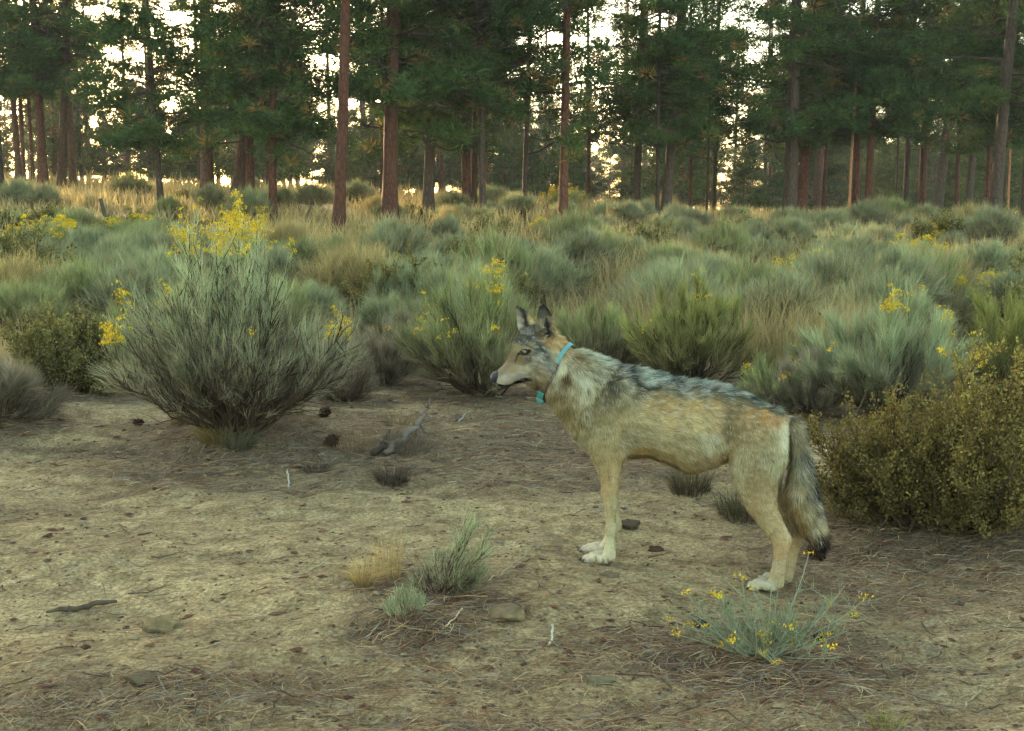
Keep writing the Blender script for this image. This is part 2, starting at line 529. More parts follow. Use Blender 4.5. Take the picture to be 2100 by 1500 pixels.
BARK = {'red': M_BARK_RED, 'grey': M_BARK_GREY, 'tan': M_BARK_TAN, 'orange': M_BARK_ORANGE_SUNLIT}
def pine(px, py, wpx, top_px, bark, label, crown, crown_py, seed, group=None, H=None, cs=1.0, dist=None, name='pine_tree', rz=None):
    """px,py foot; wpx trunk width; top_px where the trunk leaves the top of the picture; crown_py where needles begin"""
    r = np.random.default_rng(seed)
    if dist is None:
        p, t = ground_hit(px, py)
        s = t / F_PX
    else:
        s = dist / F_PX
        d = ray(px, py); q = CAM + d * dist
        p = np.array([q[0], q[1], float(terrain(q[0], q[1]))])
    rad = wpx * s * .5
    H = H or r.uniform(19, 23)
    lx = (top_px - px) / max(py, 60.0)
    root = empty(name, p)
    tag(root, label, 'pine tree', group)
    tm = trunk_mesh(r, rad * 1.0, H, (lx, 0), bare_stubs=4, flare=1.0)
    tm.out('trunk', BARK[bark], root, smooth=True)
    if crown is not None:
        bd, nd = crown
        zc = (py - crown_py - 6) * s
        co = np.array([v for v in nd.vertices[0].co]) if False else None
        z0 = {True: 0}.get(False, None)
        base = CROWN_Z0[nd.name]
        # scale keeps the crown width, the shift puts its lowest needles where the photo has them
        dz = zc - base * cs
        for me, nm in ((bd, 'crown_branches'), (nd, 'crown')):
            o = D.objects.new(nm, me); sc.collection.objects.link(o); o.parent = root
            o.location = (lx * (zc + 3), 0, dz); o.scale = (cs, cs, cs)
            o.rotation_euler = (0, lx * .9, (r.uniform(0, 6.28) if rz is None else rz))
    return root
CROWN_Z0 = {}
for lst, z in ((CR, 3.6), (CR_NARROW, 2.7), (CR_SPARSE, 3.6), (CR_YOUNG, .6), (CR_TOP, 9.2)):
    for b_, n_ in lst: CROWN_Z0[n_.name] = z

T = [
 # px, py, width, top px, bark, crown kind, index, crown py, scale, label
 (4, 402, 14, 2, 'grey', 'n', 0, 250, 1.0, 'dark pine trunk cut by the left edge of the picture'),
 (38, 386, 13, 30, 'tan', 'c', 0, 215, .9, 'brown pine, first whole trunk from the left edge'),
 (52, 384, 9, 52, 'red', 'n', 1, 200, .9, 'slim reddish pine touching the first whole trunk'),
 (67, 384, 8, 70, 'red', None, 0, 0, 1, 'thinnest reddish pine stem between two thicker ones at the left'),
 (92, 390, 19, 84, 'red', 's', 0, 205, .85, 'thick reddish brown pine between the slim stem and the leaning pair'),
 (129, 391, 17, 158, 'tan', 'c', 2, 190, .72, 'pine leaning to the right across its straight neighbour'),
 (148, 386, 13, 150, 'tan', None, 0, 0, 1, 'straight pine crossed by its leaning neighbour'),
 (170, 381, 8, 166, 'grey', 'n', 0, 240, .9, 'slim grey pine right of the crossing pair'),
 (333, 446, 13, 318, 'grey', 'n', 1, 318, .9, 'narrow dark pine standing alone on the grass slope with low boughs'),
 (306, 382, 7, 308, 'red', 'n', 0, 300, .9, 'small reddish pine behind the lone dark pine'),
 (427, 418, 27, 430, 'tan', 't', 0, -40, 1.0, 'thickest bare straight trunk left of the tall flowering bush'),
 (412, 392, 9, 412, 'grey', 'n', 0, 40, .9, 'thin dark pine half hidden behind the thick bare trunk'),
 (486, 412, 27, 545, 'tan', 's', 0, 110, .85, 'thick pale brown pine leaning right behind the flowering crown'),
 (514, 448, 18, 520, 'red', 'c', 4, 318, .85, 'dark red pine upright beside the leaning pale one'),
 (563, 452, 16, 574, 'red', 'c', 1, 300, .85, 'dark red pine with a big low crown, right of the leaning pair'),
 (613, 388, 6, 612, 'red', 'y', 0, 345, .8, 'small pine with yellowish boughs left of the bare reddish trunk'),
 (693, 477, 23, 714, 'red', 't', 1, -10, .9, 'bare reddish trunk slightly leaning, left of the flared one'),
 (745, 402, 8, 742, 'grey', None, 0, 0, 1, 'thin distant pine seen between the bare reddish and the flared trunks'),
 (803, 458, 31, 812, 'red', 'c', 0, 262, .9, 'stoutest pine with flared foot and boughs spreading on both sides'),
 (787, 418, 9, 786, 'grey', None, 0, 0, 1, 'thin dark trunk tucked behind the stout flared pine'),
 (880, 448, 22, 900, 'grey', 'c', 2, 330, 1.0, 'grey brown pine with low hanging boughs right of the stout flared one'),
 (907, 412, 8, 905, 'red', 'c', 3, 260, .8, 'slim red pine behind the grey brown one'),
 (957, 440, 18, 955, 'red', 's', 1, 240, .95, 'reddish pine, first of the close cluster of four'),
 (975, 440, 11, 976, 'red', None, 0, 0, 1, 'thin reddish pine second in the cluster of four'),
 (993, 458, 14, 988, 'grey', 'c', 2, 232, .9, 'grey pine standing foremost in the cluster of four'),
 (1005, 412, 9, 1004, 'orange', None, 0, 0, 1, 'orange barked thin pine, last of the cluster of four'),
 (1075, 447, 11, 1092, 'grey', 'n', 0, 215, 1.1, 'slim dark pine leaning right, between the cluster and the solid dark one'),
 (1118, 422, 8, 1120, 'red', 'y', 1, 350, .9, 'small pine behind the slim leaning one'),
 (1152, 464, 18, 1164, 'red', 's', 1, 318, .85, 'dark red pine with drooping boughs above the wolf\'s ears'),
 (1205, 432, 7, 1204, 'red', 'y', 2, 300, .9, 'thin pine right of the one with drooping boughs'),
 (1305, 458, 16, 1312, 'grey', 's', 0, 262, .7, 'dark pine against the bright gap, left of the forked looking pair'),
 (1322, 438, 13, 1322, 'red', 'n', 1, 280, .8, 'faint reddish pine directly behind the dark one by the bright gap'),
 (1351, 464, 8, 1346, 'grey', 'n', 0, 320, .8, 'slender trunk pressed against a thick trunk'),
 (1367, 465, 20, 1390, 'grey', 's', 1, 275, .85, 'thick dark pine leaning right above the wolf\'s back'),
 (1415, 454, 7, 1412, 'red', 'y', 3, 330, .9, 'small pine between the thick leaning pine and the pale stem'),
 (1448, 457, 5, 1456, 'tan', None, 0, 0, 1, 'very thin pale pine stem left of the widest bright gap'),
 (1462, 452, 9, 1468, 'grey', 'n', 1, 240, .75, 'narrow pine touching the pale thin stem'),
 (1615, 472, 27, 1622, 'grey', 'c', 0, 320, .85, 'thick dark pine, left one of the twin trunks'),
 (1642, 470, 24, 1652, 'red', 's', 1, 300, 1.0, 'thick reddish pine, right one of the twin trunks'),
 (1688, 462, 9, 1692, 'red', 'n', 0, 300, .9, 'slim red pine right of the twin trunks'),
 (1740, 470, 5, 1752, 'orange', None, 0, 0, 1, 'thin glowing orange stem, sunlight painted into its bark'),
 (1752, 468, 14, 1756, 'red', 'c', 1, 300, .9, 'dark pine just behind the glowing orange stem'),
 (1778, 470, 16, 1786, 'red', 'c', 2, 290, .85, 'reddish pine right of the glowing orange stem'),
 (1834, 466, 4, 1830, 'grey', None, 0, 0, 1, 'very thin black stem before the dim forest'),
 (1853, 464, 12, 1862, 'grey', 'n', 1, 200, .9, 'slim grey pine left of the tall straight dark one'),
 (1888, 464, 16, 1888, 'red', 's', 0, 235, 1.0, 'tall straight dark pine with sparse boughs in the right of the forest'),
 (1920, 462, 21, 1958, 'grey', 's', 1, 250, .85, 'dark pine leaning strongly right beside the tall straight one'),
 (1960, 462, 10, 1962, 'red', 'y', 1, 330, .9, 'small reddish pine between two dark leaning trunks'),
 (1985, 462, 15, 2000, 'grey', 'c', 0, 262, .9, 'dark pine left of the last thick trunk'),
 (2038, 477, 25, 2058, 'grey', 's', 0, 250, 1.05, 'last thick grey pine near the right edge'),
 (2022, 466, 9, 2020, 'red', 'n', 0, 260, .8, 'slim trunk hidden beside the last thick grey pine'),
 (2066, 462, 4, 2066, 'orange', None, 0, 0, 1, 'short thin orange stem by the right edge'),
 (2098, 466, 13, 2104, 'grey', 'c', 3, 300, .9, 'pine partly cut by the right edge with low boughs'),
]
kinds = {'c': CR, 'n': CR_NARROW, 's': CR_SPARSE, 'y': CR_YOUNG, 't': CR_TOP}
for i, (px, py, w, tp, bk, ck, ci, cpy, cs, lb) in enumerate(T):
    cr = kinds[ck][ci % len(kinds[ck])] if ck else None
    pine(px, py, w, tp, bk, lb, cr, cpy, 300 + i, cs=cs * 1.1)

# the wood behind: trunk and crown copies, kept low where the photograph has bright gaps
GAPS = [(225, 24), (390, 36), (665, 28), (752, 34), (1110, 16), (1250, 42), (1520, 42), (1790, 16), (1930, 16), (5, 14)]
rb = np.random.default_rng(900)
TB = []
for i in range(4):
    TB.append(trunk_mesh(rb, .2, 20, (rb.normal() * .01, 0), sides=8).out('trunk', [M_BARK_RED, M_BARK_GREY, M_BARK_TAN, M_BARK_RED][i], link=False, smooth=True).data)
def ysc(y, gap):
    top = rb.uniform(262, 325) if gap else rb.uniform(40, 240)
    return min(1.9, ((410 - top) * y / F_PX + 1.36) / 8.3)
def back_pine(x, y, kind, scale, label, group, zs=1.0):
    root = empty('pine_tree', (x, y, float(terrain(x, y))), rb.uniform(0, 6.28), scale)
    tag(root, label, 'pine tree', group)
    bd, nd = kind[int(rb.integers(len(kind)))]
    tr = TB[int(rb.integers(4))]
    young = kind is CR_YOUNG
    for me, nm in ((tr, 'trunk'), (bd, 'crown_branches'), (nd, 'crown')):
        o = D.objects.new(nm, me); sc.collection.objects.link(o); o.parent = root
        if nm == 'trunk' and young: o.scale = (.5, .5, .38)
    return root
LIT = [(.75, 4.5)]
for q_ in ((745, 520), (1450, 590), (268, 490), (110, 495), (1530, 505), (470, 470)):
    g_, _ = ground_hit(*q_); LIT.append((g_[0], g_[1]))
def blocks_sun(x, y, r=1.7):
    return any(abs(x - (a - math.tan(-SUN_AZ) * (y - b))) < (.62 * r if i == 0 else r) for i, (a, b) in enumerate(LIT))
nb = 0; tries = 0
spots = []
while nb < 148 and tries < 9000:
    tries += 1
    y = rb.uniform(56, 112); u = rb.uniform(-.45, .44); x = u * y
    if any((x - a) ** 2 + (y - b) ** 2 < 2.2 ** 2 for a, b in spots): continue
    px = 1050 + u * F_PX
    gap = any(abs(px - g_) < w_ + 2.2 / y * F_PX * .8 for g_, w_ in GAPS)
    if gap and rb.random() < .25: continue
    spots.append((x, y))
    if gap and y > 80 and rb.random() < .45:
        back_pine(x, y, CR_SPARSE, rb.uniform(.8, 1.0), 'one of the unseen tall pines added beyond the left side to block the low sun', 'tall pines in the wood behind')
    elif gap or blocks_sun(x, y) or rb.random() < .55:
        back_pine(x, y, CR_YOUNG, ysc(y, gap), 'one of the young bushy pines filling the dim wood behind the front trunks', 'young pines in the wood behind')
    else:
        back_pine(x, y, [CR, CR, CR_NARROW][int(rb.integers(3))], rb.uniform(.8, 1.1), 'one of the unseen tall pines added beyond the left side to block the low sun', 'tall pines in the wood behind')
    nb += 1

for px in np.arange(-60, 2170, 25):
    gap = any(abs(px - g_) < w_ for g_, w_ in GAPS)
    y = rb.uniform(108, 150); u = (px + rb.normal() * 8 - 1050) / F_PX; x = u * y
    spots.append((x, y))
    top = rb.uniform(280, 315) if gap else rb.uniform(150, 250)
    s_ = ((float(edge_py(u)) - 6 - top) * y / F_PX) / 7.6
    back_pine(x, y, CR_YOUNG, max(.9, s_), 'one of the far bushy pines closing off the view at the end of the wood', 'far pines closing the view')

# unseen pines added beyond the left side to block the low sun
k_ = 0; tries = 0
while k_ < 58 and tries < 3000:
    tries += 1
    y = rb.uniform(44, 88); u = rb.uniform(-.80, -.43); x = u * y
    if any((x - a) ** 2 + (y - b) ** 2 < 2.6 ** 2 for a, b in spots): continue
    if blocks_sun(x, y, 2.1): continue
    spots.append((x, y))
    back_pine(x, y, CR, rb.uniform(.95, 1.3), 'one of the unseen tall pines added beyond the left side to block the low sun', 'tall pines in the wood behind')
    k_ += 1

# ------------------------------------------------------------------ shrubs
def jit(c, n, a, r):
    return np.asarray(c)[None, :] * (1 + a * r.normal(size=(n, 1))) * (1 + .35 * a * r.normal(size=(n, 3)))

PAL = {  # foliage tip, foliage root / lower twigs
    'rabbit': (srgb(134, 144, 92), srgb(108, 100, 76)),
    'rabbit_grey': (srgb(128, 136, 102), srgb(116, 110, 88)),
    'sage': (srgb(136, 146, 106), srgb(114, 108, 84)),
    'olive': (srgb(132, 122, 64), srgb(94, 84, 50)),
    'green': (srgb(122, 126, 68), srgb(98, 92, 60)),
    'dead': (srgb(128, 120, 98), srgb(100, 92, 76)),
    'fieldolive': (srgb(132, 128, 74), srgb(98, 92, 58)),
    'fieldtan': (srgb(170, 152, 98), srgb(120, 106, 68)),
}
K_FOL = 0.76

def broom(r, W, H, n_main, n_sec, n_strand, pal, flowers=0.0, slen=(.10, .22), width=.003, lean=(0, 0),
          twig_w=1.0, dead_low=.35, flat=0.0, top_green=None, shape=1.0, flower_patch=None, fl_size=.012, open_=0.0, up=.9, bare=0.0, straw=.10):
    """rabbitbrush / sagebrush: woody stems fanning from one base and ending in fine upright twigs.
    returns builders for stems, foliage, flowers"""
    st, fo, fl = MB(), MB(), MB()
    c_tip, c_root = PAL[pal]
    c_tip = c_tip * K_FOL; c_root = c_root * K_FOL
    ends = []
    for i in range(n_main):
        az = r.uniform(0, 2 * math.pi)
        q = math.sqrt(r.uniform(0.02, 1)) * (1 - open_) + open_
        rr = q * W * .5 * r.uniform(.75, 1.0)
        ht = H * max(math.sqrt(max(0.05, 1 - (q * .97) ** 2)) ** shape, .5 * bare) * r.uniform(.72, 1.0)
        E = np.array([math.cos(az) * rr + lean[0] * ht, math.sin(az) * rr + lean[1] * ht, max(ht * .82, .06)])
        B = np.array([math.cos(az) * .05 * W, math.sin(az) * .05 * W, -.02])
        v_ = .62 - .22 * min(1, bare * 1.5); ctrl = np.array([E[0] * v_, E[1] * v_, E[2] * (1.0 - v_)]) + r.normal(size=3) * .035 * W
        t = np.linspace(0, 1, 7)[:, None]
        pts = B * (1 - t) ** 2 + 2 * ctrl * t * (1 - t) + E * t ** 2
        pts[1:-1] += r.normal(size=(5, 3)) * .012 * W
        r0 = r.uniform(.006, .012) * twig_w * (W ** .5)
        cw = jit(srgb(84, 74, 58) * K_FOL * (.8 - .35 * bare), 1, .15, r)[0]
        st.tube(pts, np.linspace(r0, r0 * .25, 7), 4, cw, cap=False)
        for j in range(n_sec):
            tt = r.uniform(.3 + bare * .35, .97)
            f = tt * 6; k = int(min(5, f)); P = pts[k] + (pts[k + 1] - pts[k]) * (f - k)
            az2 = az + r.normal() * 1.1
            q2 = np.clip(q + r.normal() * .28, 0, 1.03)
            rr2 = q2 * W * .5
            ht2 = H * max(math.sqrt(max(0.03, 1 - (q2 * .96) ** 2)) ** shape, .5 * bare) * r.uniform(.5, 1.0)
            E2 = np.array([math.cos(az2) * rr2 + lean[0] * ht2, math.sin(az2) * rr2 + lean[1] * ht2, max(ht2 * .9, .05)])
            dd = E2 - P
            mx = .5 * H
            ln = np.linalg.norm(dd)
            if ln > mx: dd *= mx / ln
            E2 = P + dd
            mid = P + dd * .5 - np.array([0, 0, .05 * H]) + r.normal(size=3) * .015 * W
            st.tube([P, mid, E2], [r0 * .45, r0 * .3, r0 * .15], 3, cw * r.uniform(.8, 1.4), cap=False)
            ends.append((P, mid, E2))
    ends = np.array(ends)
    m = len(ends)
    idx = r.integers(0, m, n_strand)
    tt = r.uniform(.25 + bare * .35, 1.02, n_strand)[:, None]
    P = ends[idx, 0] * (1 - tt) ** 2 + 2 * ends[idx, 1] * tt * (1 - tt) + ends[idx, 2] * tt ** 2
    along = ends[idx, 2] - ends[idx, 0]
    along /= np.linalg.norm(along, axis=1)[:, None] + 1e-6
    d = along * .9 + np.array([0, 0, up]) + r.normal(size=(n_strand, 3)) * .46
    d /= np.linalg.norm(d, axis=1)[:, None]
    L = r.uniform(slen[0], slen[1], n_strand)[:, None]
    P0 = P; P2 = P + d * L; P1 = P + d * L * .5 + r.normal(size=(n_strand, 3)) * L * .07
    P2[:, 2] += L[:, 0] * .08
    hrel = np.clip(P0[:, 2] / H, 0, 1)
    g = sm(dead_low - .2, dead_low + .25, hrel + r.normal(size=n_strand) * .1)[:, None]
    C = c_root * (1 - g) + c_tip * g
    # patches of tint so the bush is not of one tone
    pt = vnoise(P0[:, 0] * 4 / W + 9 + r.uniform(0, 50), (P0[:, 1] + P0[:, 2]) * 4 / W + 5)[:, None]
    C = C * (1 + .8 * pt) * (1 + .2 * r.normal(size=(n_strand, 1))) * (1 + .07 * r.normal(size=(n_strand, 3)))
    sw = (r.random(n_strand) < straw)[:, None]
    C = np.where(sw, srgb(168, 150, 100) * K_FOL * (.7 + .5 * r.random((n_strand, 1))), C)
    C = np.clip(C, .01, .8)
    fo.ribbons(P0, P1, P2, width * r.uniform(.7, 1.5, n_strand), C * .8, C * 1.15, r=r)
    if flowers > 0:
        hs = P2[:, 2]
        cand = np.where((hs > H * (1 - .45)) if flower_patch is None else flower_patch(P2))[0]
        rad = np.hypot(P2[cand, 0], P2[cand, 1])
        # only where twig tips reach the outer shell
        score = P2[cand, 2] / H + .5 * (rad / (W * .5)) ** 2 + r.normal(size=len(cand)) * .07
        nf = int(flowers)
        cand = cand[np.argsort(-score)[:nf * 3]]
        pn = vnoise(P2[cand, 0] * 5 / W + 31, P2[cand, 1] * 5 / W + 77)
        cand = cand[np.argsort(-(pn + .3 * r.random(len(cand))))[:nf]]
        flower_heads(fl, P2[cand], fl_size, r)
    return st, fo, fl

def vase(r, W, H, n_main, n_sec, n_strand, pal, flowers=0.0, slen=(.06, .15), width=.0018, twig_w=1.0, dead_low=.35, shape=.8,
         flower_patch=None, fl_size=.011, straw=.08, low_fill=.25, spread=1.0, top_pow=1.0, lean=(0, 0), droop=0.0, noise=.24, lmin=.70, k=1.2, **_):
    """old rabbitbrush: many thin straight stems fan out of one foot, fork at narrow angles and end in upright brooms"""
    st, fo, fl = MB(), MB(), MB()
    c_tip, c_root = [c * K_FOL * k for c in PAL[pal]]; k0 = k
    cw0 = srgb(88, 74, 58) * K_FOL * .5
    segA, segB, own = [], [], []
    for i in range(n_main):
        az = r.uniform(0, 2 * math.pi)
        q = r.uniform(0.0, 1.0) ** .62
        th = q * 1.25 * spread                                # angle from upright
        ex, ez = math.sin(th), math.cos(th)
        # distance to the dome in that direction
        dome = 1.0 / math.sqrt((ex / (W * .5)) ** 2 + (ez / H) ** 2)
        L = dome * r.uniform(lmin, 1.0)
        wob = 1 + .10 * math.sin(3 * az + W * 9)
        E = np.array([math.cos(az) * ex * L * wob, math.sin(az) * ex * L * wob, max(ez * L, .04)])
        E[2] -= droop * abs(ex) * L * .5; E[2] = max(E[2], .03)
        E[:2] += np.array(lean) * E[2]
        B = np.array([math.cos(az) * .04 * W * r.random(), math.sin(az) * .04 * W * r.random(), -.02])
        ctrl = B + (E - B) * .5 + np.array([math.cos(az), math.sin(az), 0]) * L * r.uniform(-.02, .12) - np.array([0, 0, .02 * L])
        t = np.linspace(0, 1, 8)[:, None]
        pts = B * (1 - t) ** 2 + 2 * ctrl * t * (1 - t) + E * t ** 2
        pts[1:-1] += r.normal(size=(6, 3)) * .010 * W
        r0 = r.uniform(.0035, .0075) * twig_w
        cw = cw0 * r.uniform(.6, 1.35)
        st.tube(pts, np.linspace(r0, r0 * .25, 8) , 4, cw, cap=False)
        for j in range(n_sec):
            f = r.uniform(.28, .98) * 7; k = int(min(6, f)); P = pts[k] + (pts[k + 1] - pts[k]) * (f - k)
            tg = pts[min(k + 2, 7)] - pts[k]; tg /= np.linalg.norm(tg)
            d = tg + r.normal(size=3) * .33 + np.array([0, 0, .18]); d /= np.linalg.norm(d)
            # do not grow past the dome
            ln = r.uniform(.12, .34) * H * (1.15 - .5 * f / 7)
            E2 = P + d * ln
            rad = math.sqrt((np.hypot(E2[0] - lean[0] * E2[2], E2[1] - lean[1] * E2[2]) / (W * .5)) ** 2 + (max(E2[2], 0) / H) ** 2)
            if rad > 1.0: E2 = P + d * ln * max(.3, 1 - (rad - 1.0) * 2.2)
            E2[2] = max(E2[2], .03)
            mid = (P + E2) / 2 + r.normal(size=3) * .008 * W
            st.tube([P, mid, E2], [r0 * .38, r0 * .28, r0 * .14], 3, cw * r.uniform(.8, 1.5), cap=False)
            segA.append(P); segB.append(E2); own.append(i)
        segA.append(pts[5]); segB.append(pts[7]); own.append(i)
    A = np.array(segA); Bq = np.array(segB); own = np.array(own)
    hmid = (A[:, 2] + Bq[:, 2]) / 2 / H
    rad = np.sqrt((np.hypot(Bq[:, 0], Bq[:, 1]) / (W * .5)) ** 2 + (Bq[:, 2] / H) ** 2)
    wgt = low_fill + np.clip(rad, 0, 1.1) ** 2.2
    wgt *= (.5 + r.random(len(wgt)))
    idx = r.choice(len(A), n_strand, p=wgt / wgt.sum())
    tt = r.uniform(.1, 1.0, n_strand)[:, None]
    P = A[idx] + (Bq[idx] - A[idx]) * tt + r.normal(size=(n_strand, 3)) * .006
    al = Bq[idx] - A[idx]; al /= np.linalg.norm(al, axis=1)[:, None] + 1e-6
    d = al + np.array([0, 0, .38 - droop]) + r.normal(size=(n_strand, 3)) * noise
    d /= np.linalg.norm(d, axis=1)[:, None]
    L = r.uniform(slen[0], slen[1], n_strand)[:, None]
    P1 = P + d * L * .5 + r.normal(size=P.shape) * L * .05
    P2 = P + d * L + r.normal(size=P.shape) * L * .05
    hrel = P[:, 2] / H
    g_ = sm(dead_low - .28, dead_low + .22, hrel + r.normal(size=n_strand) * .10 + .12 * (rad[idx] - .8))[:, None]
    C = c_root * (1 - g_) + c_tip * g_
    st_tone = np.repeat(r.normal(size=(n_main, 1)) * .16, 1, 1)[own[idx]]
    pt = vnoise(P[:, 0] * 4 / W + r.uniform(0, 50), (P[:, 1] + P[:, 2]) * 4 / W)[:, None]
    C = C * (1 + st_tone + .35 * pt) * (1 + .22 * r.normal(size=(n_strand, 1))) * (1 + .06 * r.normal(size=(n_strand, 3)))
    sw = (r.random(n_strand) < straw)[:, None]
    C = np.where(sw, srgb(168, 150, 104) * K_FOL * (.6 + .5 * r.random((n_strand, 1))), C)
    C = np.clip(C, .01, .8)
    fo.ribbons(P, P1, P2, width * r.uniform(.7, 1.4, n_strand), C * .85, C * 1.12, r=r)
    if flowers > 0:
        score = P2[:, 2] / H + .55 * (np.hypot(P2[:, 0], P2[:, 1]) / (W * .5)) ** 2
        ok = score > np.quantile(score, .72)
        if flower_patch is not None: ok &= flower_patch(P2)
        else: ok &= P2[:, 2] > .5 * H
        cand = np.where(ok)[0]
        if len(cand):
            pn = vnoise(P2[cand, 0] * 9 / W + 31, P2[cand, 1] * 9 / W + 77) + 1.1 * r.random(len(cand))
            cand = cand[np.argsort(-pn)[:int(flowers)]]
            flower_heads(fl, P2[cand], fl_size, r)
    return st, fo, fl

def flower_heads(fl, pts, size, r, n=12):
    k = len(pts)
    if not k: return
    P = np.repeat(pts, n, axis=0) + r.normal(size=(k * n, 3)) * size * np.array([1, 1, .55])
    d = r.normal(size=(k * n, 3)) * .6 + np.array([0, 0, .9])
    d /= np.linalg.norm(d, axis=1)[:, None]
    tone = np.repeat(r.uniform(.65, 1.1, k), n)[:, None]
    base = srgb(222, 186, 44) * .88
    C = base[None, :] * tone * (1 + .15 * r.normal(size=(k * n, 1)))
    C = C * np.array([1, 1, 1]) + np.repeat(r.random(k) < .25, n)[:, None] * np.array([-.05, .03, 0])
    fl.tris(P, d * size * r.uniform(.6, 1.2, k * n)[:, None], size * .75, np.clip(C * .75, .01, .9), np.clip(C, .01, .9), r=r)

def leafy(r, W, H, n_main, n_sec, n_leaf, pal='olive', leaf=.012, lobes=None, seeds=.25, gap=.12, low=0.0):
    """bitterbrush: stiff branches carrying small leaves through the crown"""
    st, fo = MB(), MB()
    c_tip, c_root = [c * K_FOL for c in PAL[pal]]
    ends = []
    lobes = lobes or [(0, 0, W, H)]
    for i in range(n_main):
        lx, ly, lw, lh = lobes[r.integers(len(lobes))]
        az = r.uniform(0, 2 * math.pi); q = math.sqrt(r.uniform(0, 1))
        hh = lh * math.sqrt(max(.05, 1 - (q * .93) ** 2)) * r.uniform(.6 - low, 1.05)
        E = np.array([lx + math.cos(az) * q * lw * .5, ly + math.sin(az) * q * lw * .5, hh])
        B = np.array([lx * .5, ly * .5, -.02]) + r.normal(size=3) * .02
        c = E * np.array([.7, .7, .35])
        t = np.linspace(0, 1, 6)[:, None]
        pts = B * (1 - t) ** 2 + 2 * c * t * (1 - t) + E * t ** 2 + r.normal(size=(6, 3)) * .012 * W * (t > 0)
        st.tube(pts, np.linspace(.009, .002, 6) * W, 4, srgb(82, 70, 52) * .5, cap=False)
        for j in range(n_sec):
            f = r.uniform(1.6, 4.99); k = int(f); P = pts[k] + (pts[k + 1] - pts[k]) * (f - k)
            d = (E - B) / np.linalg.norm(E - B) * .6 + r.normal(size=3) * .55 + np.array([0, 0, .55])
            d /= np.linalg.norm(d)
            E2 = P + d * r.uniform(.1, .3) * H
            E2[2] = max(E2[2], .02)
            mid = (P + E2) / 2 + r.normal(size=3) * .02
            st.tube([P, mid, E2], [.003 * W, .002 * W, .001 * W], 3, srgb(98, 84, 60) * .5, cap=False)
            ends.append((P, mid, E2))
    ends = np.array(ends); m = len(ends)
    wts = r.random(m) ** 1.5 + gap; wts /= wts.sum()
    idx = r.choice(m, n_leaf, p=wts)
    tt = r.uniform(0, 1.05, n_leaf)[:, None]
    P = ends[idx, 0] * (1 - tt) ** 2 + 2 * ends[idx, 1] * tt * (1 - tt) + ends[idx, 2] * tt ** 2
    P = P + r.normal(size=P.shape) * .012
    d = (ends[idx, 2] - ends[idx, 0]); d /= np.linalg.norm(d, axis=1)[:, None]
    d = d * .6 + r.normal(size=P.shape) * .8 + np.array([0, 0, .3]); d /= np.linalg.norm(d, axis=1)[:, None]
    hrel = np.clip(P[:, 2] / H, 0, 1)[:, None]
    bt = np.repeat(r.normal(size=(m, 1)) * .22, 1, 1)[idx]
    C = (c_root * (1 - hrel) + c_tip * hrel) * (1 + bt) * (1 + .25 * r.normal(size=(n_leaf, 1)))
    sd = (r.random(n_leaf) < seeds * np.clip(hrel[:, 0] * 1.4, 0, 1))[:, None]
    C = np.where(sd, srgb(136, 114, 62) * K_FOL * .75 * (1 + .3 * r.normal(size=(n_leaf, 1))), C)
    C = np.clip(C, .008, .8)
    L = leaf * r.uniform(.6, 1.5, n_leaf)[:, None]
    side = np.cross(d, r.normal(size=P.shape)); side /= np.linalg.norm(side, axis=1)[:, None]
    w = L * .28
    V = np.stack([P, P + d * L * .55 + side * w, P + d * L, P + d * L * .55 - side * w], 1).reshape(-1, 3)
    Q = np.arange(4 * n_leaf).reshape(-1, 4)
    fo.add(V, None, Q, np.repeat(C, 4, axis=0))
    return st, fo, MB()

def tuft(r, n, H, spread, c0, c1, width=.002, lean=(0, 0), base_r=.03, droop=.3):
    g = MB()
    az = r.uniform(0, 2 * math.pi, n); q = np.sqrt(r.random(n))
    B = np.stack([np.cos(az) * q * base_r, np.sin(az) * q * base_r, np.full(n, -.005)], 1)
    L = H * r.uniform(.45, 1.05, n)[:, None]
    a2 = az + r.normal(size=n) * .5
    out = np.stack([np.cos(a2), np.sin(a2), np.zeros(n)], 1) * (spread * r.random(n) ** .8)[:, None]
    out += np.array([lean[0], lean[1], 0])
    d = out + np.array([0, 0, 1.0]); d /= np.linalg.norm(d, axis=1)[:, None]
    P1 = B + d * L * .55
    P2 = P1 + (d + out * droop - np.array([0, 0, droop * .35]) + r.normal(size=(n, 3)) * .08) * L * .5
    P2[:, 2] = np.maximum(P2[:, 2], .004)
    C = np.asarray(c0)[None, :] * (1 + .25 * r.normal(size=(n, 1))); C2 = np.asarray(c1)[None, :] * (1 + .25 * r.normal(size=(n, 1)))
    g.ribbons(B, P1, P2, width * r.uniform(.6, 1.5, n), np.clip(C, .01, .8), np.clip(C2, .01, .8), r=r)
    return g

def emit(name, loc, parts, label, cat, group=None, rz=0.0, fol='foliage'):
    root = empty(name, loc, rz)
    tag(root, label, cat, group)
    st, fo, fl = parts
    if st.n: st.out('stem', M_TWIG, root)
    if fo.n: fo.out(fol, M_LEAF, root)
    if fl.n: fl.out('flower_cluster', M_FLOWER, root)
    return root

def copy_tree(o, loc, rz=0.0, scale=1.0, label=None, group=None, cat=None, sz=None):
    c = o.copy(); sc.collection.objects.link(c)
    c.location = [float(v) for v in loc]; c.rotation_euler = (0, 0, rz); c.scale = (scale, scale, scale * (sz or 1))
    for ch in o.children:
        d = ch.copy(); sc.collection.objects.link(d); d.parent = c
    if label: c['label'] = label
    if group: c['group'] = group
    if cat: c['category'] = cat
    return c

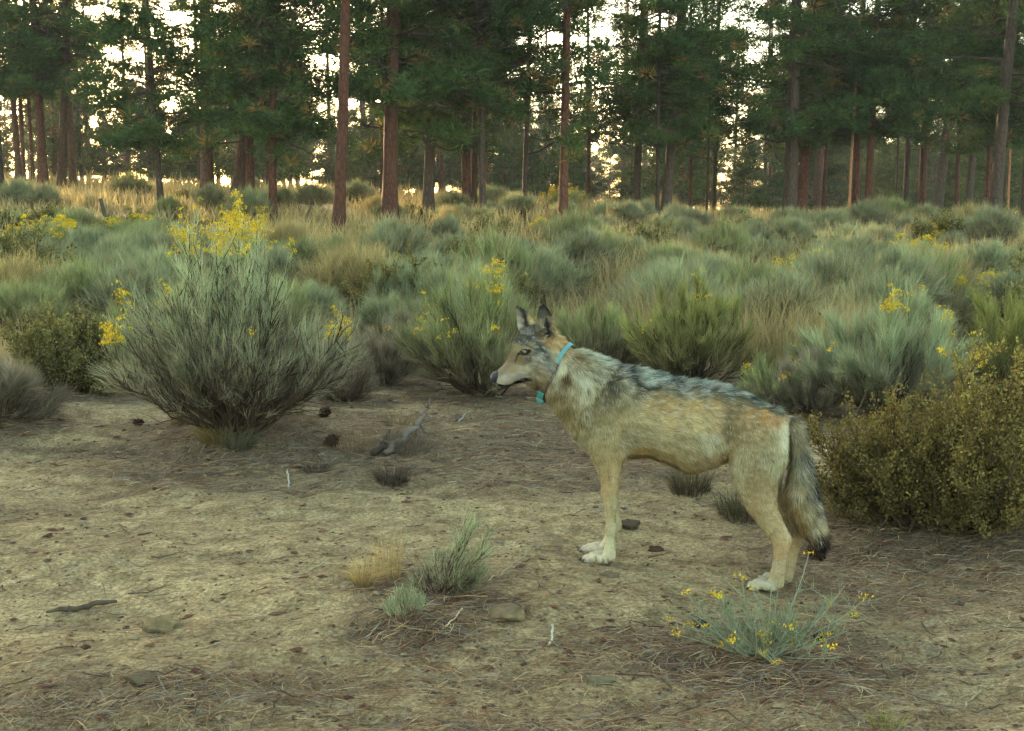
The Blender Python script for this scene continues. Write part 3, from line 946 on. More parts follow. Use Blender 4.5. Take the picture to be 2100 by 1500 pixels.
# ------------------------------------------------------------------ field of brush: prototypes, then copies
def proto(name, kind, seed, W, H, **kw):
    r = np.random.default_rng(seed)
    if kind == 'leafy': parts = leafy(r, W, H, **kw)
    else: parts = broom(r, W, H, **kw)
    root = emit(name, (0, 0, 0), parts, 'x', 'shrub')
    return root, W, H
FP = {}
FP['teal'] = [proto('sagebrush', 'b', 101 + i, 1.1, .75, straw=.2, n_main=16, n_sec=10, n_strand=10500, pal='sage', width=.0042, dead_low=.25, slen=(.12, .26), twig_w=1.2, shape=.6) for i in range(3)]
FP['grey'] = [proto('rabbitbrush', 'b', 111 + i, 1.1, .8, straw=.25, bare=.3, n_main=16, n_sec=10, n_strand=10500, pal='rabbit_grey', width=.0042, dead_low=.35, slen=(.12, .26), twig_w=1.2, shape=.6) for i in range(3)]
FP['green'] = [proto('rabbitbrush', 'b', 121 + i, 1.1, .8, straw=.22, n_main=16, n_sec=10, n_strand=10500, pal='rabbit', width=.0042, dead_low=.3, slen=(.12, .28), twig_w=1.2, shape=.6) for i in range(2)]
FP['straw'] = [proto('rabbitbrush', 'b', 151 + i, 1.0, .75, n_main=14, n_sec=8, n_strand=5200, pal='fieldtan', width=.005, dead_low=.2, slen=(.18, .36), twig_w=.8, shape=.5, up=1.6) for i in range(2)]
FP['yellow'] = [proto('rabbitbrush', 'b', 131 + i, 1.1, .8, n_main=16, n_sec=10, n_strand=10000, pal='rabbit', width=.0042, dead_low=.3, slen=(.12, .26), flowers=110, fl_size=.028, twig_w=1.2, shape=.6) for i in range(2)]
FP['olive'] = [proto('bitterbrush', 'leafy', 141 + i, 1.2, .8, n_main=30, n_sec=9, n_leaf=7000, leaf=.05, seeds=.06, pal='fieldolive', lobes=[(-.2, 0, .7, .6), (.25, .1, .7, .75), (0, -.1, .8, .6)]) for i in range(2)]
USED = set()
def field_shrub(kind, px, py, wpx, hpx, label, group=None, seed=0):
    p, s = at(px, py)
    k = seed % len(FP[kind])
    root, W, H = FP[kind][k]
    sc_ = wpx * s / W; sz = hpx * s / (H * sc_)
    rz = (seed * 1.37) % 6.28
    if (kind, k) not in USED:
        USED.add((kind, k))
        root.location = [float(v) for v in p]; root.rotation_euler = (0, 0, rz); root.scale = (sc_, sc_, sc_ * sz)
        root['label'] = label
        if group: root['group'] = group
        o = root
    else:
        o = copy_tree(root, p, rz, sc_, label, group, sz=sz)
        if not group and 'group' in o: del o['group']
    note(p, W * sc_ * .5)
    return o
hand = [
 ('yellow', 108, 512, 92, 62, 'yellow topped rabbitbrush left of the leaning post'),
 ('yellow', 268, 505, 130, 56, 'wide yellow crowned rabbitbrush right of the leaning post'),
 ('green', 178, 522, 100, 56, 'green shrub just left of the leaning post, between two yellow ones'),
 ('teal', 330, 520, 110, 78, 'blue green sagebrush under the thin pine behind the tall bush'),
 ('teal', 290, 600, 150, 90, 'smooth teal sagebrush mound below the yellow crowned rabbitbrush'),
 ('grey', 155, 600, 150, 90, 'grey green bush below the yellow topped one at the left'),
 ('grey', 215, 660, 170, 105, 'grey purple bush with dark stems behind the bitterbrush'),
 ('teal', 30, 668, 120, 85, 'grey green sagebrush behind the olive bitterbrush at the left edge'),
 ('yellow', 382, 560, 90, 62, 'half hidden yellow flowered bush behind the left side of the tallest rabbitbrush'),
 ('green', 690, 545, 130, 66, 'green shrub right of the tallest rabbitbrush with pale tips'),
 ('yellow', 745, 540, 95, 50, 'sunlit yellow flowered bush behind the dark olive bitterbrush'),
 ('grey', 825, 505, 130, 44, 'low grey shrub in front of the flared trunk'),
 ('green', 960, 560, 165, 78, 'bright olive green dome shaped shrub beyond the wide rabbitbrush'),
 ('grey', 1050, 545, 130, 60, 'grey blue shrub right of the bright olive dome'),
 ('grey', 1195, 580, 150, 110, 'grey green bush above the wolf\'s ears'),
 ('grey', 1290, 560, 110, 75, 'brown grey twiggy bush between two pale shrubs behind the open patch'),
 ('green', 1380, 590, 150, 96, 'tall pale green shrub above the dark stemmed rabbitbrush'),
 ('teal', 1480, 600, 130, 80, 'yellowish green sagebrush right of the tall pale green shrub'),
 ('teal', 1565, 545, 130, 64, 'rounded teal sagebrush with dark underside in mid field'),
 ('olive', 1560, 640, 150, 76, 'olive shrub above the small round flowering rabbitbrush'),
 ('grey', 1700, 590, 180, 80, 'wide blue grey shrub beyond the low bitterbrush mass'),
 ('green', 1850, 600, 160, 90, 'green shrub with tan stalks above the dark round bitterbrush'),
 ('grey', 1925, 610, 140, 100, 'blue grey shrub in the right of the field with dark stems'),
 ('teal', 2040, 590, 170, 90, 'big pale teal sagebrush near the right edge of the field'),
 ('grey', 2060, 660, 160, 100, 'grey brown bush below the big pale teal sagebrush'),
 ('teal', 1990, 505, 110, 62, 'teal sagebrush standing up before the thick right hand trunk'),
 ('yellow', 2080, 515, 110, 52, 'yellow tipped shrub right of the thickest far trunk'),
 ('yellow', 1925, 508, 80, 44, 'low yellow tipped shrub left of the teal sagebrush'),
 ('teal', 1735, 520, 110, 60, 'teal sagebrush in front of the sunlit orange trunk'),
 ('olive', 1810, 535, 90, 55, 'small olive bush in the tan grass strip'),
 ('olive', 1600, 500, 90, 36, 'low dark olive bush left of the twin trunks'),
 ('olive', 780, 485, 110, 30, 'low olive shrub right of the bare reddish trunk'),
 ('teal', 918, 470, 66, 36, 'pale green shrub beside the grey brown trunk'),
 ('grey', 1010, 450, 70, 38, 'grey shrub among the cluster of four trunks'),
 ('teal', 985, 490, 90, 40, 'pale sage shrub below the cluster of four trunks'),
 ('olive', 385, 415, 80, 30, 'dark round shrub left of the thick bare trunk'),
 ('olive', 110, 465, 100, 36, 'dark low shrub on the slope behind the yellow topped rabbitbrush'),
 ('olive', 18, 470, 90, 50, 'dark shrub on the slope at the left edge'),
 ('teal', 45, 415, 90, 26, 'pale sage patch shrub under the far left pines'),
 ('olive', 2090, 700, 150, 85, 'olive green shrub at the right edge above the dark green rabbitbrush'),
]
for i, (k, px, py, w, h, lb) in enumerate(hand):
    field_shrub(k, px, py, w, h, lb, None, i * 7 + 3)
lab = {
 'straw': ('one of many straw coloured upright bushes spread through the far brush field', 'straw coloured bushes in the far field'),
 'teal': ('one of many small teal sagebrush bushes spread through the far brush field', 'small teal sagebrush in the far field'),
 'grey': ('one of many small grey rabbitbrush bushes spread through the far brush field', 'small grey rabbitbrush in the far field'),
 'green': ('one of many small green rabbitbrush bushes spread through the far brush field', 'small green rabbitbrush in the far field'),
 'olive': ('one of many small dark olive bushes spread through the far brush field', 'small olive bushes in the far field'),
 'yellow': ('one of several small yellow tinged bushes spread through the far brush field', 'small yellow tinged bushes in the far field'),
}
rf = np.random.default_rng(77)
placed = []
tries = 0
while len(placed) < 230 and tries < 5000:
    tries += 1
    u = rf.uniform(-.44, .44)
    y = math.exp(rf.uniform(math.log(10.8), math.log(44)))
    x = u * y
    px, py = project(np.array([x, y, float(terrain(x, y))]))
    if 1120 < px < 1330 and py > 575: continue
    if any((x - a) ** 2 + (y - b) ** 2 < (.48 + .012 * y) ** 2 for a, b in placed): continue
    # fewer on the tan grass slope at the upper left
    if px < 900 and y > 22 and rf.random() < .65: continue
    if y > 34 and rf.random() < .5: continue
    w = ['teal', 'grey', 'green', 'olive', 'yellow', 'straw']
    pr = [.27, .24, .17, .20, .03, .09]
    k = w[rf.choice(6, p=pr)]
    W_ = rf.uniform(.55, 1.25); H_ = W_ * rf.uniform(.55, .85)
    _, s = at(px, py)
    field_shrub(k, px, py, W_ / s, H_ / s, lab[k][0], lab[k][1], int(rf.integers(0, 1000)))
    placed.append((x, y))

# ------------------------------------------------------------------ dry grass of the field: one mass nobody could count
g = MB()
def grass_patch(n, umin, umax, y0, y1, hmin, hmax, c0, c1, width, clump=1.2, thr=0.0, seed=0, lean=.25):
    r = np.random.default_rng(seed)
    u = r.uniform(umin, umax, n * 3); y = np.exp(r.uniform(math.log(y0), math.log(y1), n * 3)); x = u * y
    nz = vnoise(x / clump + seed, y / clump + 3 * seed) + .5 * vnoise(x / .3 + 5, y / .3 + 8)
    ok = nz > thr
    x, y = x[ok][:n], y[ok][:n]
    k = len(x)
    B = np.stack([x, y, terrain(x, y) - .01], 1)
    H = r.uniform(hmin, hmax, k)[:, None]
    d = np.stack([r.normal(size=k) * lean, r.normal(size=k) * lean, np.ones(k)], 1)
    P1 = B + d * H * .55
    P2 = P1 + (d + r.normal(size=(k, 3)) * .25) * H * .45
    C = np.asarray(c0) * (1 + .25 * r.normal(size=(k, 1))); C1 = np.asarray(c1) * (1 + .25 * r.normal(size=(k, 1)))
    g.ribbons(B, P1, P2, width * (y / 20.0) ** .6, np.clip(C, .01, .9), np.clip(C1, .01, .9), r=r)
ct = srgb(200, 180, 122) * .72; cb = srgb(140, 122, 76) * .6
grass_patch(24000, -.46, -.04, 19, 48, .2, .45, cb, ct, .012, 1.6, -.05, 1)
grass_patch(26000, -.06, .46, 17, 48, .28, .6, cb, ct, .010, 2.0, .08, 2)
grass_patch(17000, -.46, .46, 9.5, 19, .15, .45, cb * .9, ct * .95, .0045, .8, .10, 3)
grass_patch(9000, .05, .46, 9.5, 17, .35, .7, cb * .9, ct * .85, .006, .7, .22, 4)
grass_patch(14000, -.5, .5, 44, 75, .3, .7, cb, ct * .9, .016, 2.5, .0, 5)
o = g.out('dry_grass', M_GRASS)
tag(o, 'tan dry grass growing between the bushes and under the pines', 'grass', kind='stuff')

# ------------------------------------------------------------------ near shrubs, each built on its own
def near_broom(name, label, cat, px, py, wpx, hpx, seed, group=None, dx=0, **kw):
    p, s = at(px, py)
    W, H = wpx * s, hpx * s
    r = np.random.default_rng(seed)
    for k_ in ('up', 'open_', 'shape', 'bare'): kw.pop(k_, None)
    kw['slen'] = (kw['slen'][0] * .65, kw['slen'][1] * .72)
    kw['n_main'] = int(kw['n_main'] * 1.8); kw['twig_w'] = kw.get('twig_w', 1) * (W ** .5)
    parts = vase(r, W, H, **kw)
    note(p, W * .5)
    return emit(name, p, parts, label, cat, group)

def near_leafy(name, label, cat, px, py, wpx, hpx, seed, group=None, **kw):
    p, s = at(px, py)
    W, H = wpx * s, hpx * s
    r = np.random.default_rng(seed)
    parts = leafy(r, W, H, **kw)
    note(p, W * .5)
    return emit(name, p, parts, label, cat, group)

RB = 'rabbitbrush shrubs around the clearing'
# the tall bush: several stems close together
p, s = at(485, 893)
r = np.random.default_rng(21)
W, H = 560 * s, 440 * s
a = vase(r, W * 1.06, H * .88, 76, 17, 20000, 'rabbit_grey', slen=(.05, .12), width=.0016, twig_w=1.6, dead_low=.50, flowers=120, fl_size=.0115, low_fill=.14, k=1.5, spread=.88,
         flower_patch=lambda P: (P[:, 0] > .22) & (P[:, 2] > .50) & (P[:, 0] < .66) | (P[:, 0] < -.25) & (P[:, 2] > .55) & (P[:, 0] > -.62))
b = vase(np.random.default_rng(22), W * .64, H * 1.04, 56, 17, 18000, 'sage', slen=(.05, .13), width=.0017, twig_w=1.8, dead_low=.50, flowers=320, fl_size=.010, low_fill=.05, spread=.75, lmin=.86, k=1.5,
         flower_patch=lambda P: (P[:, 2] > H * .84))
for q in range(3):
    A_, B_ = a[q], b[q]
    if B_.n:
        off = A_.n
        for v, c in zip(B_.V, B_.C): pass
        V = np.concatenate(B_.V) + np.array([-.02, .05, 0]); C = np.concatenate(B_.C)
        A_.add(V, np.concatenate(B_.T) if B_.T else None, np.concatenate(B_.Q) if B_.Q else None, C)
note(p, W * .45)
emit('rabbitbrush', p, a, 'tallest rabbitbrush at the clearing edge, its top crowned with bright yellow flowers', 'shrub', RB)

near_broom('rabbitbrush', 'wide rabbitbrush behind the wolf\'s muzzle with yellow flowers along its crest and grey lower twigs', 'shrub', 985, 812, 335, 262, 31, RB,
           n_main=30, n_sec=15, n_strand=24000, pal='rabbit', width=.0019, twig_w=1.5, dead_low=.45, bare=.4, flowers=90, shape=.8, slen=(.10, .24), fl_size=.011)
near_broom('rabbitbrush', 'dark stemmed rabbitbrush standing right behind the wolf\'s back', 'shrub', 1420, 790, 315, 205, 33, RB,
           n_main=26, n_sec=14, n_strand=19000, pal='green', width=.0019, twig_w=1.8, dead_low=.45, bare=.7, flowers=14, shape=.8, slen=(.10, .22))
near_broom('rabbitbrush', 'low grey twiggy rabbitbrush just behind the wolf\'s neck and shoulders', 'shrub', 1222, 770, 215, 150, 34, RB,
           n_main=18, n_sec=12, n_strand=12000, pal='rabbit', width=.0019, twig_w=1.2, dead_low=.55, flowers=5, slen=(.10, .2))
near_broom('rabbitbrush', 'small round rabbitbrush above the wolf\'s rump carrying a few bright yellow heads', 'shrub', 1590, 838, 130, 128, 35, RB,
           n_main=14, n_sec=10, n_strand=4200, pal='rabbit', width=.0024, twig_w=1.0, dead_low=.3, flowers=11, slen=(.08, .17), fl_size=.016)
near_broom('rabbitbrush', 'broad blue green rabbitbrush behind the brown bitterbrush, dotted with yellow flowers', 'shrub', 1815, 850, 390, 235, 36, RB,
           n_main=30, n_sec=14, n_strand=30000, pal='sage', width=.0021, twig_w=1.2, dead_low=.42, flowers=110, shape=.7, slen=(.12, .26), fl_size=.013)
near_broom('rabbitbrush', 'dark green rabbitbrush behind the bitterbrush at the picture\'s edge, without flowers', 'shrub', 2075, 830, 235, 240, 37, RB,
           n_main=22, n_sec=13, n_strand=18000, pal='green', width=.0021, twig_w=1.2, dead_low=.4, slen=(.12, .26), shape=.8)
near_broom('rabbitbrush', 'grey dead stemmed bush filling the gap between the flowering heads and the broad rabbitbrush', 'shrub', 1668, 850, 160, 135, 38, RB,
           n_main=16, n_sec=11, n_strand=11000, pal='dead', width=.0018, twig_w=1.2, dead_low=.4, slen=(.1, .2))
near_broom('rabbitbrush', 'small bare twiggy bush low to the ground between the tallest and the wide rabbitbrush', 'shrub', 712, 822, 150, 112, 39, RB,
           n_main=22, n_sec=10, n_strand=4200, pal='dead', width=.0017, twig_w=1.5, dead_low=.7, slen=(.06, .14), droop=.1)
near_broom('rabbitbrush', 'grey blue twiggy bush with drooping stems cut by the picture\'s left edge', 'shrub', 5, 862, 235, 105, 40, RB,
           n_main=24, n_sec=12, n_strand=13000, pal='dead', width=.0018, twig_w=1.1, dead_low=.6, slen=(.12, .24), droop=.45)
near_broom('rabbitbrush', 'bluish rabbitbrush between the tall flowering one and the olive bitterbrush', 'shrub', 262, 800, 190, 165, 41, RB,
           n_main=18, n_sec=12, n_strand=12000, pal='rabbit', width=.0019, twig_w=1.1, dead_low=.45, flowers=8, slen=(.1, .2))
near_broom('rabbitbrush', 'grey feathery bush squeezed between the tallest rabbitbrush and the wide one', 'shrub', 790, 790, 200, 140, 42, RB,
           n_main=18, n_sec=12, n_strand=13000, pal='dead', width=.0018, bare=.3, twig_w=1.0, dead_low=.5, slen=(.12, .22), up=.4)

near_leafy('bitterbrush', 'big olive brown bitterbrush behind the wolf\'s tail, full of tiny leaves', 'shrub', 1890, 1085, 490, 380, 51,
           n_main=120, n_sec=16, n_leaf=120000, leaf=.0135, seeds=.34, low=.2,
           lobes=[(-.28, .14, .50, .62), (.12, .0, .56, .76), (.38, .2, .5, .80), (-.02, .15, .5, .70), (.3, -.1, .5, .46), (-.12, .1, .5, .46), (.5, .05, .4, .6)])
near_leafy('bitterbrush', 'olive bitterbrush left of the tallest rabbitbrush, leafy down to the sand', 'shrub', 118, 805, 245, 215, 52,
           n_main=80, n_sec=15, n_leaf=70000, leaf=.017, seeds=.16, pal='fieldolive',
           lobes=[(-.2, .1, .42, .52), (.1, .0, .46, .60), (.0, .1, .5, .5), (.3, 0.05, .3, .35)])
near_leafy('bitterbrush', 'dense dark olive bitterbrush with a shaded underside beyond the clearing', 'shrub', 808, 655, 215, 150, 53,
           n_main=34, n_sec=12, n_leaf=16000, leaf=.026, seeds=.1, low=-.2,
           lobes=[(-.15, 0, .8, .55), (.28, .0, .7, .72), (0, 0, .8, .6)])
near_leafy('bitterbrush', 'low dark bitterbrush mass beyond the wolf\'s rump', 'shrub', 1690, 672, 240, 120, 54,
           n_main=40, n_sec=12, n_leaf=17000, leaf=.026, seeds=.08, low=-.1,
           lobes=[(-.3, 0, .7, .5), (.2, .0, .8, .55), (0, 0, .7, .6)])
near_leafy('bitterbrush', 'dark round bitterbrush beside the low mass, over the flowering rabbitbrush', 'shrub', 1890, 676, 190, 96, 55,
           n_main=34, n_sec=12, n_leaf=13000, leaf=.024, seeds=.05, low=-.1)
near_leafy('bitterbrush', 'large soft olive bush at the left edge below the pines', 'shrub', 40, 612, 215, 150, 56,
           n_main=36, n_sec=12, n_leaf=17000, leaf=.03, seeds=.05, pal='fieldolive')

# small plants of the bare ground
def small(name, label, cat, px, py, parts_fn, group=None):
    p, s = at(px, py)
    return emit(name, p, parts_fn(s), label, cat, group)

near_broom('rabbitbrush', 'young pale green rabbitbrush leaning over the bare sand before the wolf', 'shrub', 900, 1215, 150, 185, 61, None,
           n_main=24, n_sec=9, n_strand=2600, pal='sage', width=.0013, twig_w=.8, dead_low=.3, slen=(.03, .10), lean=(.50, 0), up=.8, shape=.7, bare=.4)
near_broom('rabbitbrush', 'tiny green rabbitbrush sprout beside the base of the leaning one', 'shrub', 832, 1268, 95, 62, 62, None,
           n_main=10, n_sec=6, n_strand=900, pal='rabbit_grey', width=.0012, twig_w=.6, dead_low=.1, slen=(.03, .06))
# open flowering plant beside the hind paw
p, s = at(1570, 1345)
r = np.random.default_rng(63)
st, fo, fl = MB(), MB(), MB()
heads = []
for i in range(46):
    az = r.uniform(0, 2 * math.pi)
    tx = r.normal() * 95 if i > 12 else [-175, -150, -120, -165, -60, 60, 120, 165, 205, 130, -20, 95, -105][i]
    hz = r.uniform(35, 150) if i > 12 else [25, 60, 60, 150, 190, 60, 185, 105, 130, 110, 70, 60, 155][i]
    E = np.array([tx * s, r.normal() * .10, max(.03, hz * s * .93)])
    c = np.array([E[0] * .55, E[1] * .5, E[2] * .25]) + r.normal(size=3) * .012
    t = np.linspace(0, 1, 7)[:, None]
    B = np.array([r.normal() * .03, r.normal() * .03, -.01])
    pts = B * (1 - t) ** 2 + 2 * c * t * (1 - t) + E * t ** 2
    st.tube(pts, np.linspace(.0026, .0011, 7), 4, srgb(150, 150, 122) * .55, cap=False)
    n = 16
    tt = r.uniform(.35, 1, n)[:, None]
    P = B * (1 - tt) ** 2 + 2 * c * tt * (1 - tt) + E * tt ** 2
    d = (E - c) / np.linalg.norm(E - c) * .7 + r.normal(size=(n, 3)) * .5 + np.array([0, 0, .4])
    L = r.uniform(.018, .045, n)[:, None]
    C = srgb(128, 138, 106) * .62 * (1 + .2 * r.normal(size=(n, 1)))
    fo.ribbons(P, P + d * L * .5, P + d * L, .0022, C, C * 1.2, r=r)
    if i < 13 or r.random() < .12: heads.append(pts[-1])
    for j in range(3):
        k = r.integers(2, 6)
        E2 = pts[k] + np.array([r.normal() * .03, r.normal() * .03, r.uniform(.02, .05)])
        st.tube([pts[k], (pts[k] + E2) / 2 + r.normal(size=3) * .004, E2], [.0014, .0011, .0008], 3, srgb(140, 150, 110) * .6, cap=False)
        n = 12
        P = pts[k] + (E2 - pts[k]) * r.random((n, 1))
        d = r.normal(size=(n, 3)) * .5 + np.array([0, 0, .7])
        C = srgb(128, 138, 106) * .62 * (1 + .2 * r.normal(size=(n, 1)))
        fo.ribbons(P, P + d * .012, P + d * r.uniform(.015, .035, (n, 1)), .002, C, C * 1.2, r=r)
        if r.random() < .06: heads.append(E2)
flower_heads(fl, np.array(heads), .0085, r, 16)
note(p, .25)
emit('rabbitbrush', p, (st, fo, fl), 'open sprawling plant with scattered orange yellow flowers at the wolf\'s hind paw', 'plant')

c0, c1 = srgb(150, 128, 80) * .6, srgb(205, 178, 116) * .62
def tuft_thing(px, py, label, seed, n, hpx, spread, cc0=None, cc1=None, lean=(0, 0), base_px=14, width=.002, name='grass_tuft', droop=.3):
    p, s = at(px, py)
    r = np.random.default_rng(seed)
    g = tuft(r, n, hpx * s, spread, c0 if cc0 is None else cc0, c1 if cc1 is None else cc1, width, lean, base_px * s, droop)
    o = g.out(name, M_GRASS, origin=None)
    o.location = [float(v) for v in p]
    tag(o, label, 'grass tuft')
    return o
tuft_thing(795, 1190, 'dry straw coloured tuft with upright stalks beside the leaning green shrub', 71, 80, 132, .16, base_px=30, droop=.1)
tuft_thing(742, 1205, 'thin dry tuft of flattened stalks, the smaller beside the upright straw tuft', 72, 170, 95, .9, droop=.9)
tuft_thing(378, 868, 'yellow dry grass clump at the foot of the tallest rabbitbrush', 73, 320, 78, .5, srgb(120, 108, 66) * .6, srgb(170, 150, 88) * .6, base_px=26)
tuft_thing(452, 905, 'broad drooping dry grass clump on the mound under the tallest rabbitbrush', 74, 480, 62, .9, srgb(110, 98, 62) * .6, srgb(150, 130, 80) * .6, base_px=40, droop=.9)
tuft_thing(492, 918, 'grey matted tussock hanging over the sandy bank', 75, 330, 62, .7, srgb(92, 90, 70) * .6, srgb(120, 116, 90) * .6, base_px=26, droop=1.0)
tuft_thing(805, 990, 'dead dark grey tussock on bare ground below the weathered branch', 76, 380, 60, .9, srgb(72, 64, 54) * .6, srgb(112, 98, 80) * .55, base_px=30, droop=.9)
tuft_thing(648, 968, 'small dark dead tussock left of the grey one in the needle litter', 77, 200, 34, 1.1, srgb(66, 58, 50) * .6, srgb(100, 88, 72) * .55, base_px=24, droop=1.0)
tuft_thing(735, 925, 'short reddish dry tuft beside the weathered branch', 78, 90, 62, .5, srgb(116, 98, 70) * .6, srgb(160, 132, 94) * .6, base_px=34)
tuft_thing(1415, 1010, 'dark grassy clump seen under the wolf\'s belly', 79, 420, 70, .6, srgb(70, 66, 46) * .55, srgb(104, 98, 68) * .6, base_px=40, droop=.7)
tuft_thing(1525, 1060, 'dark grassy clump behind the wolf\'s hind legs', 80, 460, 80, .9, srgb(72, 68, 48) * .55, srgb(104, 100, 70) * .6, base_px=50, droop=.9)
tuft_thing(235, 800, 'low dark tussock in front of the olive bitterbrush', 81, 260, 50, .7, srgb(74, 70, 52) * .6, srgb(104, 96, 72) * .6, base_px=24)
tuft_thing(820, 870, 'wispy dry tuft behind the weathered branch', 82, 120, 45, .8, srgb(110, 96, 66) * .6, srgb(160, 140, 96) * .6, base_px=36)
tuft_thing(835, 925, 'tangle of grey dead roots and stalks round the weathered branch', 86, 300, 62, .9, srgb(92, 82, 68) * .6, srgb(134, 120, 98) * .6, base_px=46, droop=.8)
tuft_thing(1040, 1085, 'faint dry wisps on the bare sand left of the wolf\'s front legs', 83, 26, 35, 1.2, srgb(130, 118, 80) * .6, srgb(170, 150, 100) * .6, base_px=40, droop=1.0)
tuft_thing(590, 850, 'sparse green brown tuft right of the tallest rabbitbrush', 84, 240, 62, .6, srgb(96, 96, 62) * .6, srgb(128, 124, 80) * .6, base_px=34)
tuft_thing(1820, 1495, 'faint green sprout with tiny yellow tips at the bottom of the picture', 85, 60, 60, .6, srgb(110, 124, 70) * .6, srgb(150, 150, 60) * .6, base_px=30, width=.0015)

# ------------------------------------------------------------------ weathered branch, sticks, stones, cones
def rough_lump(r, rx, ry, rz, n=3, amp=.32):
    import bmesh
    bm = bmesh.new()
    bmesh.ops.create_icosphere(bm, subdivisions=n, radius=1)
    V = np.array([v.co[:] for v in bm.verts]); T = np.array([[v.index for v in f.verts] for f in bm.faces])
    bm.free()
    o = r.uniform(0, 50, 3)
    f = 1 + amp * (vnoise(V[:, 0] * 1.6 + o[0], V[:, 1] * 1.6 + V[:, 2] * 1.2 + o[1]) * 2 + vnoise(V[:, 0] * 4 + o[1], V[:, 2] * 4 + V[:, 1] * 3 + o[2]))
    V = V * f[:, None]
    # flat facets
    for k in range(5):
        nrm = r.normal(size=3); nrm /= np.linalg.norm(nrm)
        dd = V @ nrm; lim = r.uniform(.6, .85)
        V = V - np.maximum(dd - lim, 0)[:, None] * nrm * .85
    return V * np.array([rx, ry, rz]), T

def rock(px, py, wpx, hpx, label, seed, col, sink=.55, cat='rock'):
    p, s = at(px, py)
    r = np.random.default_rng(seed)
    V, T = rough_lump(r, wpx * s * .5, wpx * s * .42, hpx * s * .62)
    V[:, 2] += hpx * s * (.62 - sink * 1.0) * .7
    col = np.asarray(col) * np.array([1.0, .88, .80]) * .85
    C = np.tile(np.asarray(col), (len(V), 1)) * (1 + .15 * r.normal(size=(len(V), 1)))
    o = build('rock', V, [T], np.clip(C, .01, 1), M_ROCK, smooth=False)
    o.location = [float(v) for v in p]
    tag(o, label, cat)
    return o
rk = srgb(138, 128, 92) * .55
rock(338, 1290, 78, 46, 'grey rounded stone half sunk in the open sand', 91, rk)
rock(1035, 1262, 92, 34, 'flat tan stone beside the twigs of the leaning shrub', 92, srgb(128, 118, 86) * .55)
rock(1412, 1318, 74, 34, 'grey stone left of the open flowering plant', 93, srgb(128, 118, 86) * .52)
rock(1228, 1400, 62, 24, 'low pale stone near the bottom of the sand', 94, srgb(118, 118, 90) * .52)
rock(1250, 1180, 40, 12, 'small grey stone lying just below the front paws', 95, srgb(124, 116, 88) * .52)
rock(1440, 1285, 46, 26, 'dark lump of earth above the grey stone', 96, srgb(70, 60, 42) * .5)
rock(1290, 1080, 50, 24, 'dark stone behind the front legs', 97, srgb(88, 78, 58) * .5)
rock(300, 1392, 80, 20, 'dark flat stone barely above the sand below the rounded one', 98, srgb(104, 96, 70) * .5)
rock(1345, 1130, 34, 16, 'clod of brown earth under the belly', 99, srgb(88, 72, 46) * .5)
rock(1050, 990, 30, 10, 'pale pebble beyond the sandy hollow', 100, srgb(120, 112, 84) * .55)

def stick(pts_px, lift, rad, col, name, label, cat='stick', twigs=(), seed=1, sides=6):
    r = np.random.default_rng(seed)
    m = MB()
    P = []
    for (px, py), lz in zip(pts_px, lift):
        g, s = at(px, py)
        P.append(g + np.array([0, 0, lz]))
    P = np.array(P)
    o = P[0].copy()
    # resample with small kinks
    t = np.linspace(0, len(P) - 1, max(9, 3 * len(P)))
    Q = np.stack([np.interp(t, np.arange(len(P)), P[:, i]) for i in range(3)], 1)
    ln = np.linalg.norm(P[-1] - P[0])
    Q[1:-1] += r.normal(size=(len(Q) - 2, 3)) * ln * .012
    rr = np.interp(t, np.arange(len(P)), np.asarray(rad) * np.ones(len(P)))
    C = np.tile(np.asarray(col), (len(Q), 1)) * (1 + .15 * r.normal(size=(len(Q), 1)))
    m.tube(Q - o, rr, sides, C)
    for (k, dx, dy, dz, r0) in twigs:
        q = Q[min(k, len(Q) - 1)] - o
        E = q + np.array([dx, dy, dz])
        mid = (q + E) / 2 + r.normal(size=3) * .15 * np.linalg.norm(E - q)
        m.tube([q, mid, E], [r0, r0 * .8, r0 * .5], 5, np.asarray(col) * .9)
    ob = m.out(name, M_TWIG, smooth=True)
    ob.location = [float(v) for v in o]
    tag(ob, label, cat)
    return ob
grey = srgb(128, 122, 108) * .6
# weathered branch: raised on its side twigs
stick([(788, 935), (815, 915), (845, 900), (862, 890), (878, 872)], [.01, .03, .055, .06, .10], [.020, .021, .018, .014, .007], srgb(130, 120, 104) * .42, 'dead_branch',
      'weathered grey branch lying on the litter with one tip sticking up', 'branch',
      twigs=[(14, .012, .0, .06, .009), (14, -.02, .01, .055, .0035), (8, .03, -.03, -.05, .012), (6, .03, -.02, -.05, .006), (10, .055, -.02, -.055, .010), (11, .10, .02, .0, .004), (2, -.03, .0, .035, .010),
             (4, -.02, -.02, -.03, .010), (9, .02, -.03, -.05, .004), (7, -.01, -.03, -.045, .004)], seed=3)
stick([(765, 938), (785, 925), (800, 905)], [.012, .03, .06], [.018, .018, .008], srgb(80, 68, 56) * .4, 'dead_branch', 'short dark broken branch end left of the weathered one', 'branch', seed=4)
stick([(95, 1262), (130, 1256), (160, 1256), (195, 1246), (240, 1241)], [.01, .012, .014, .016, .012], [.004, .010, .009, .011, .005], srgb(96, 84, 66) * .5, 'stick', 'crooked dark stick lying in the open sand', seed=5)
stick([(985, 1272), (1030, 1278), (1060, 1270), (1088, 1250)], [.006, .008, .010, .012], [.003, .006, .006, .003], srgb(104, 78, 54) * .5, 'stick', 'curved brown stick along the edge of the flat tan stone', seed=6)
stick([(612, 1185), (640, 1170), (664, 1156)], [.004, .005, .006], .0024, srgb(190, 172, 128) * .6, 'stick', 'straight pale straw stem left of the dry tufts', seed=7)
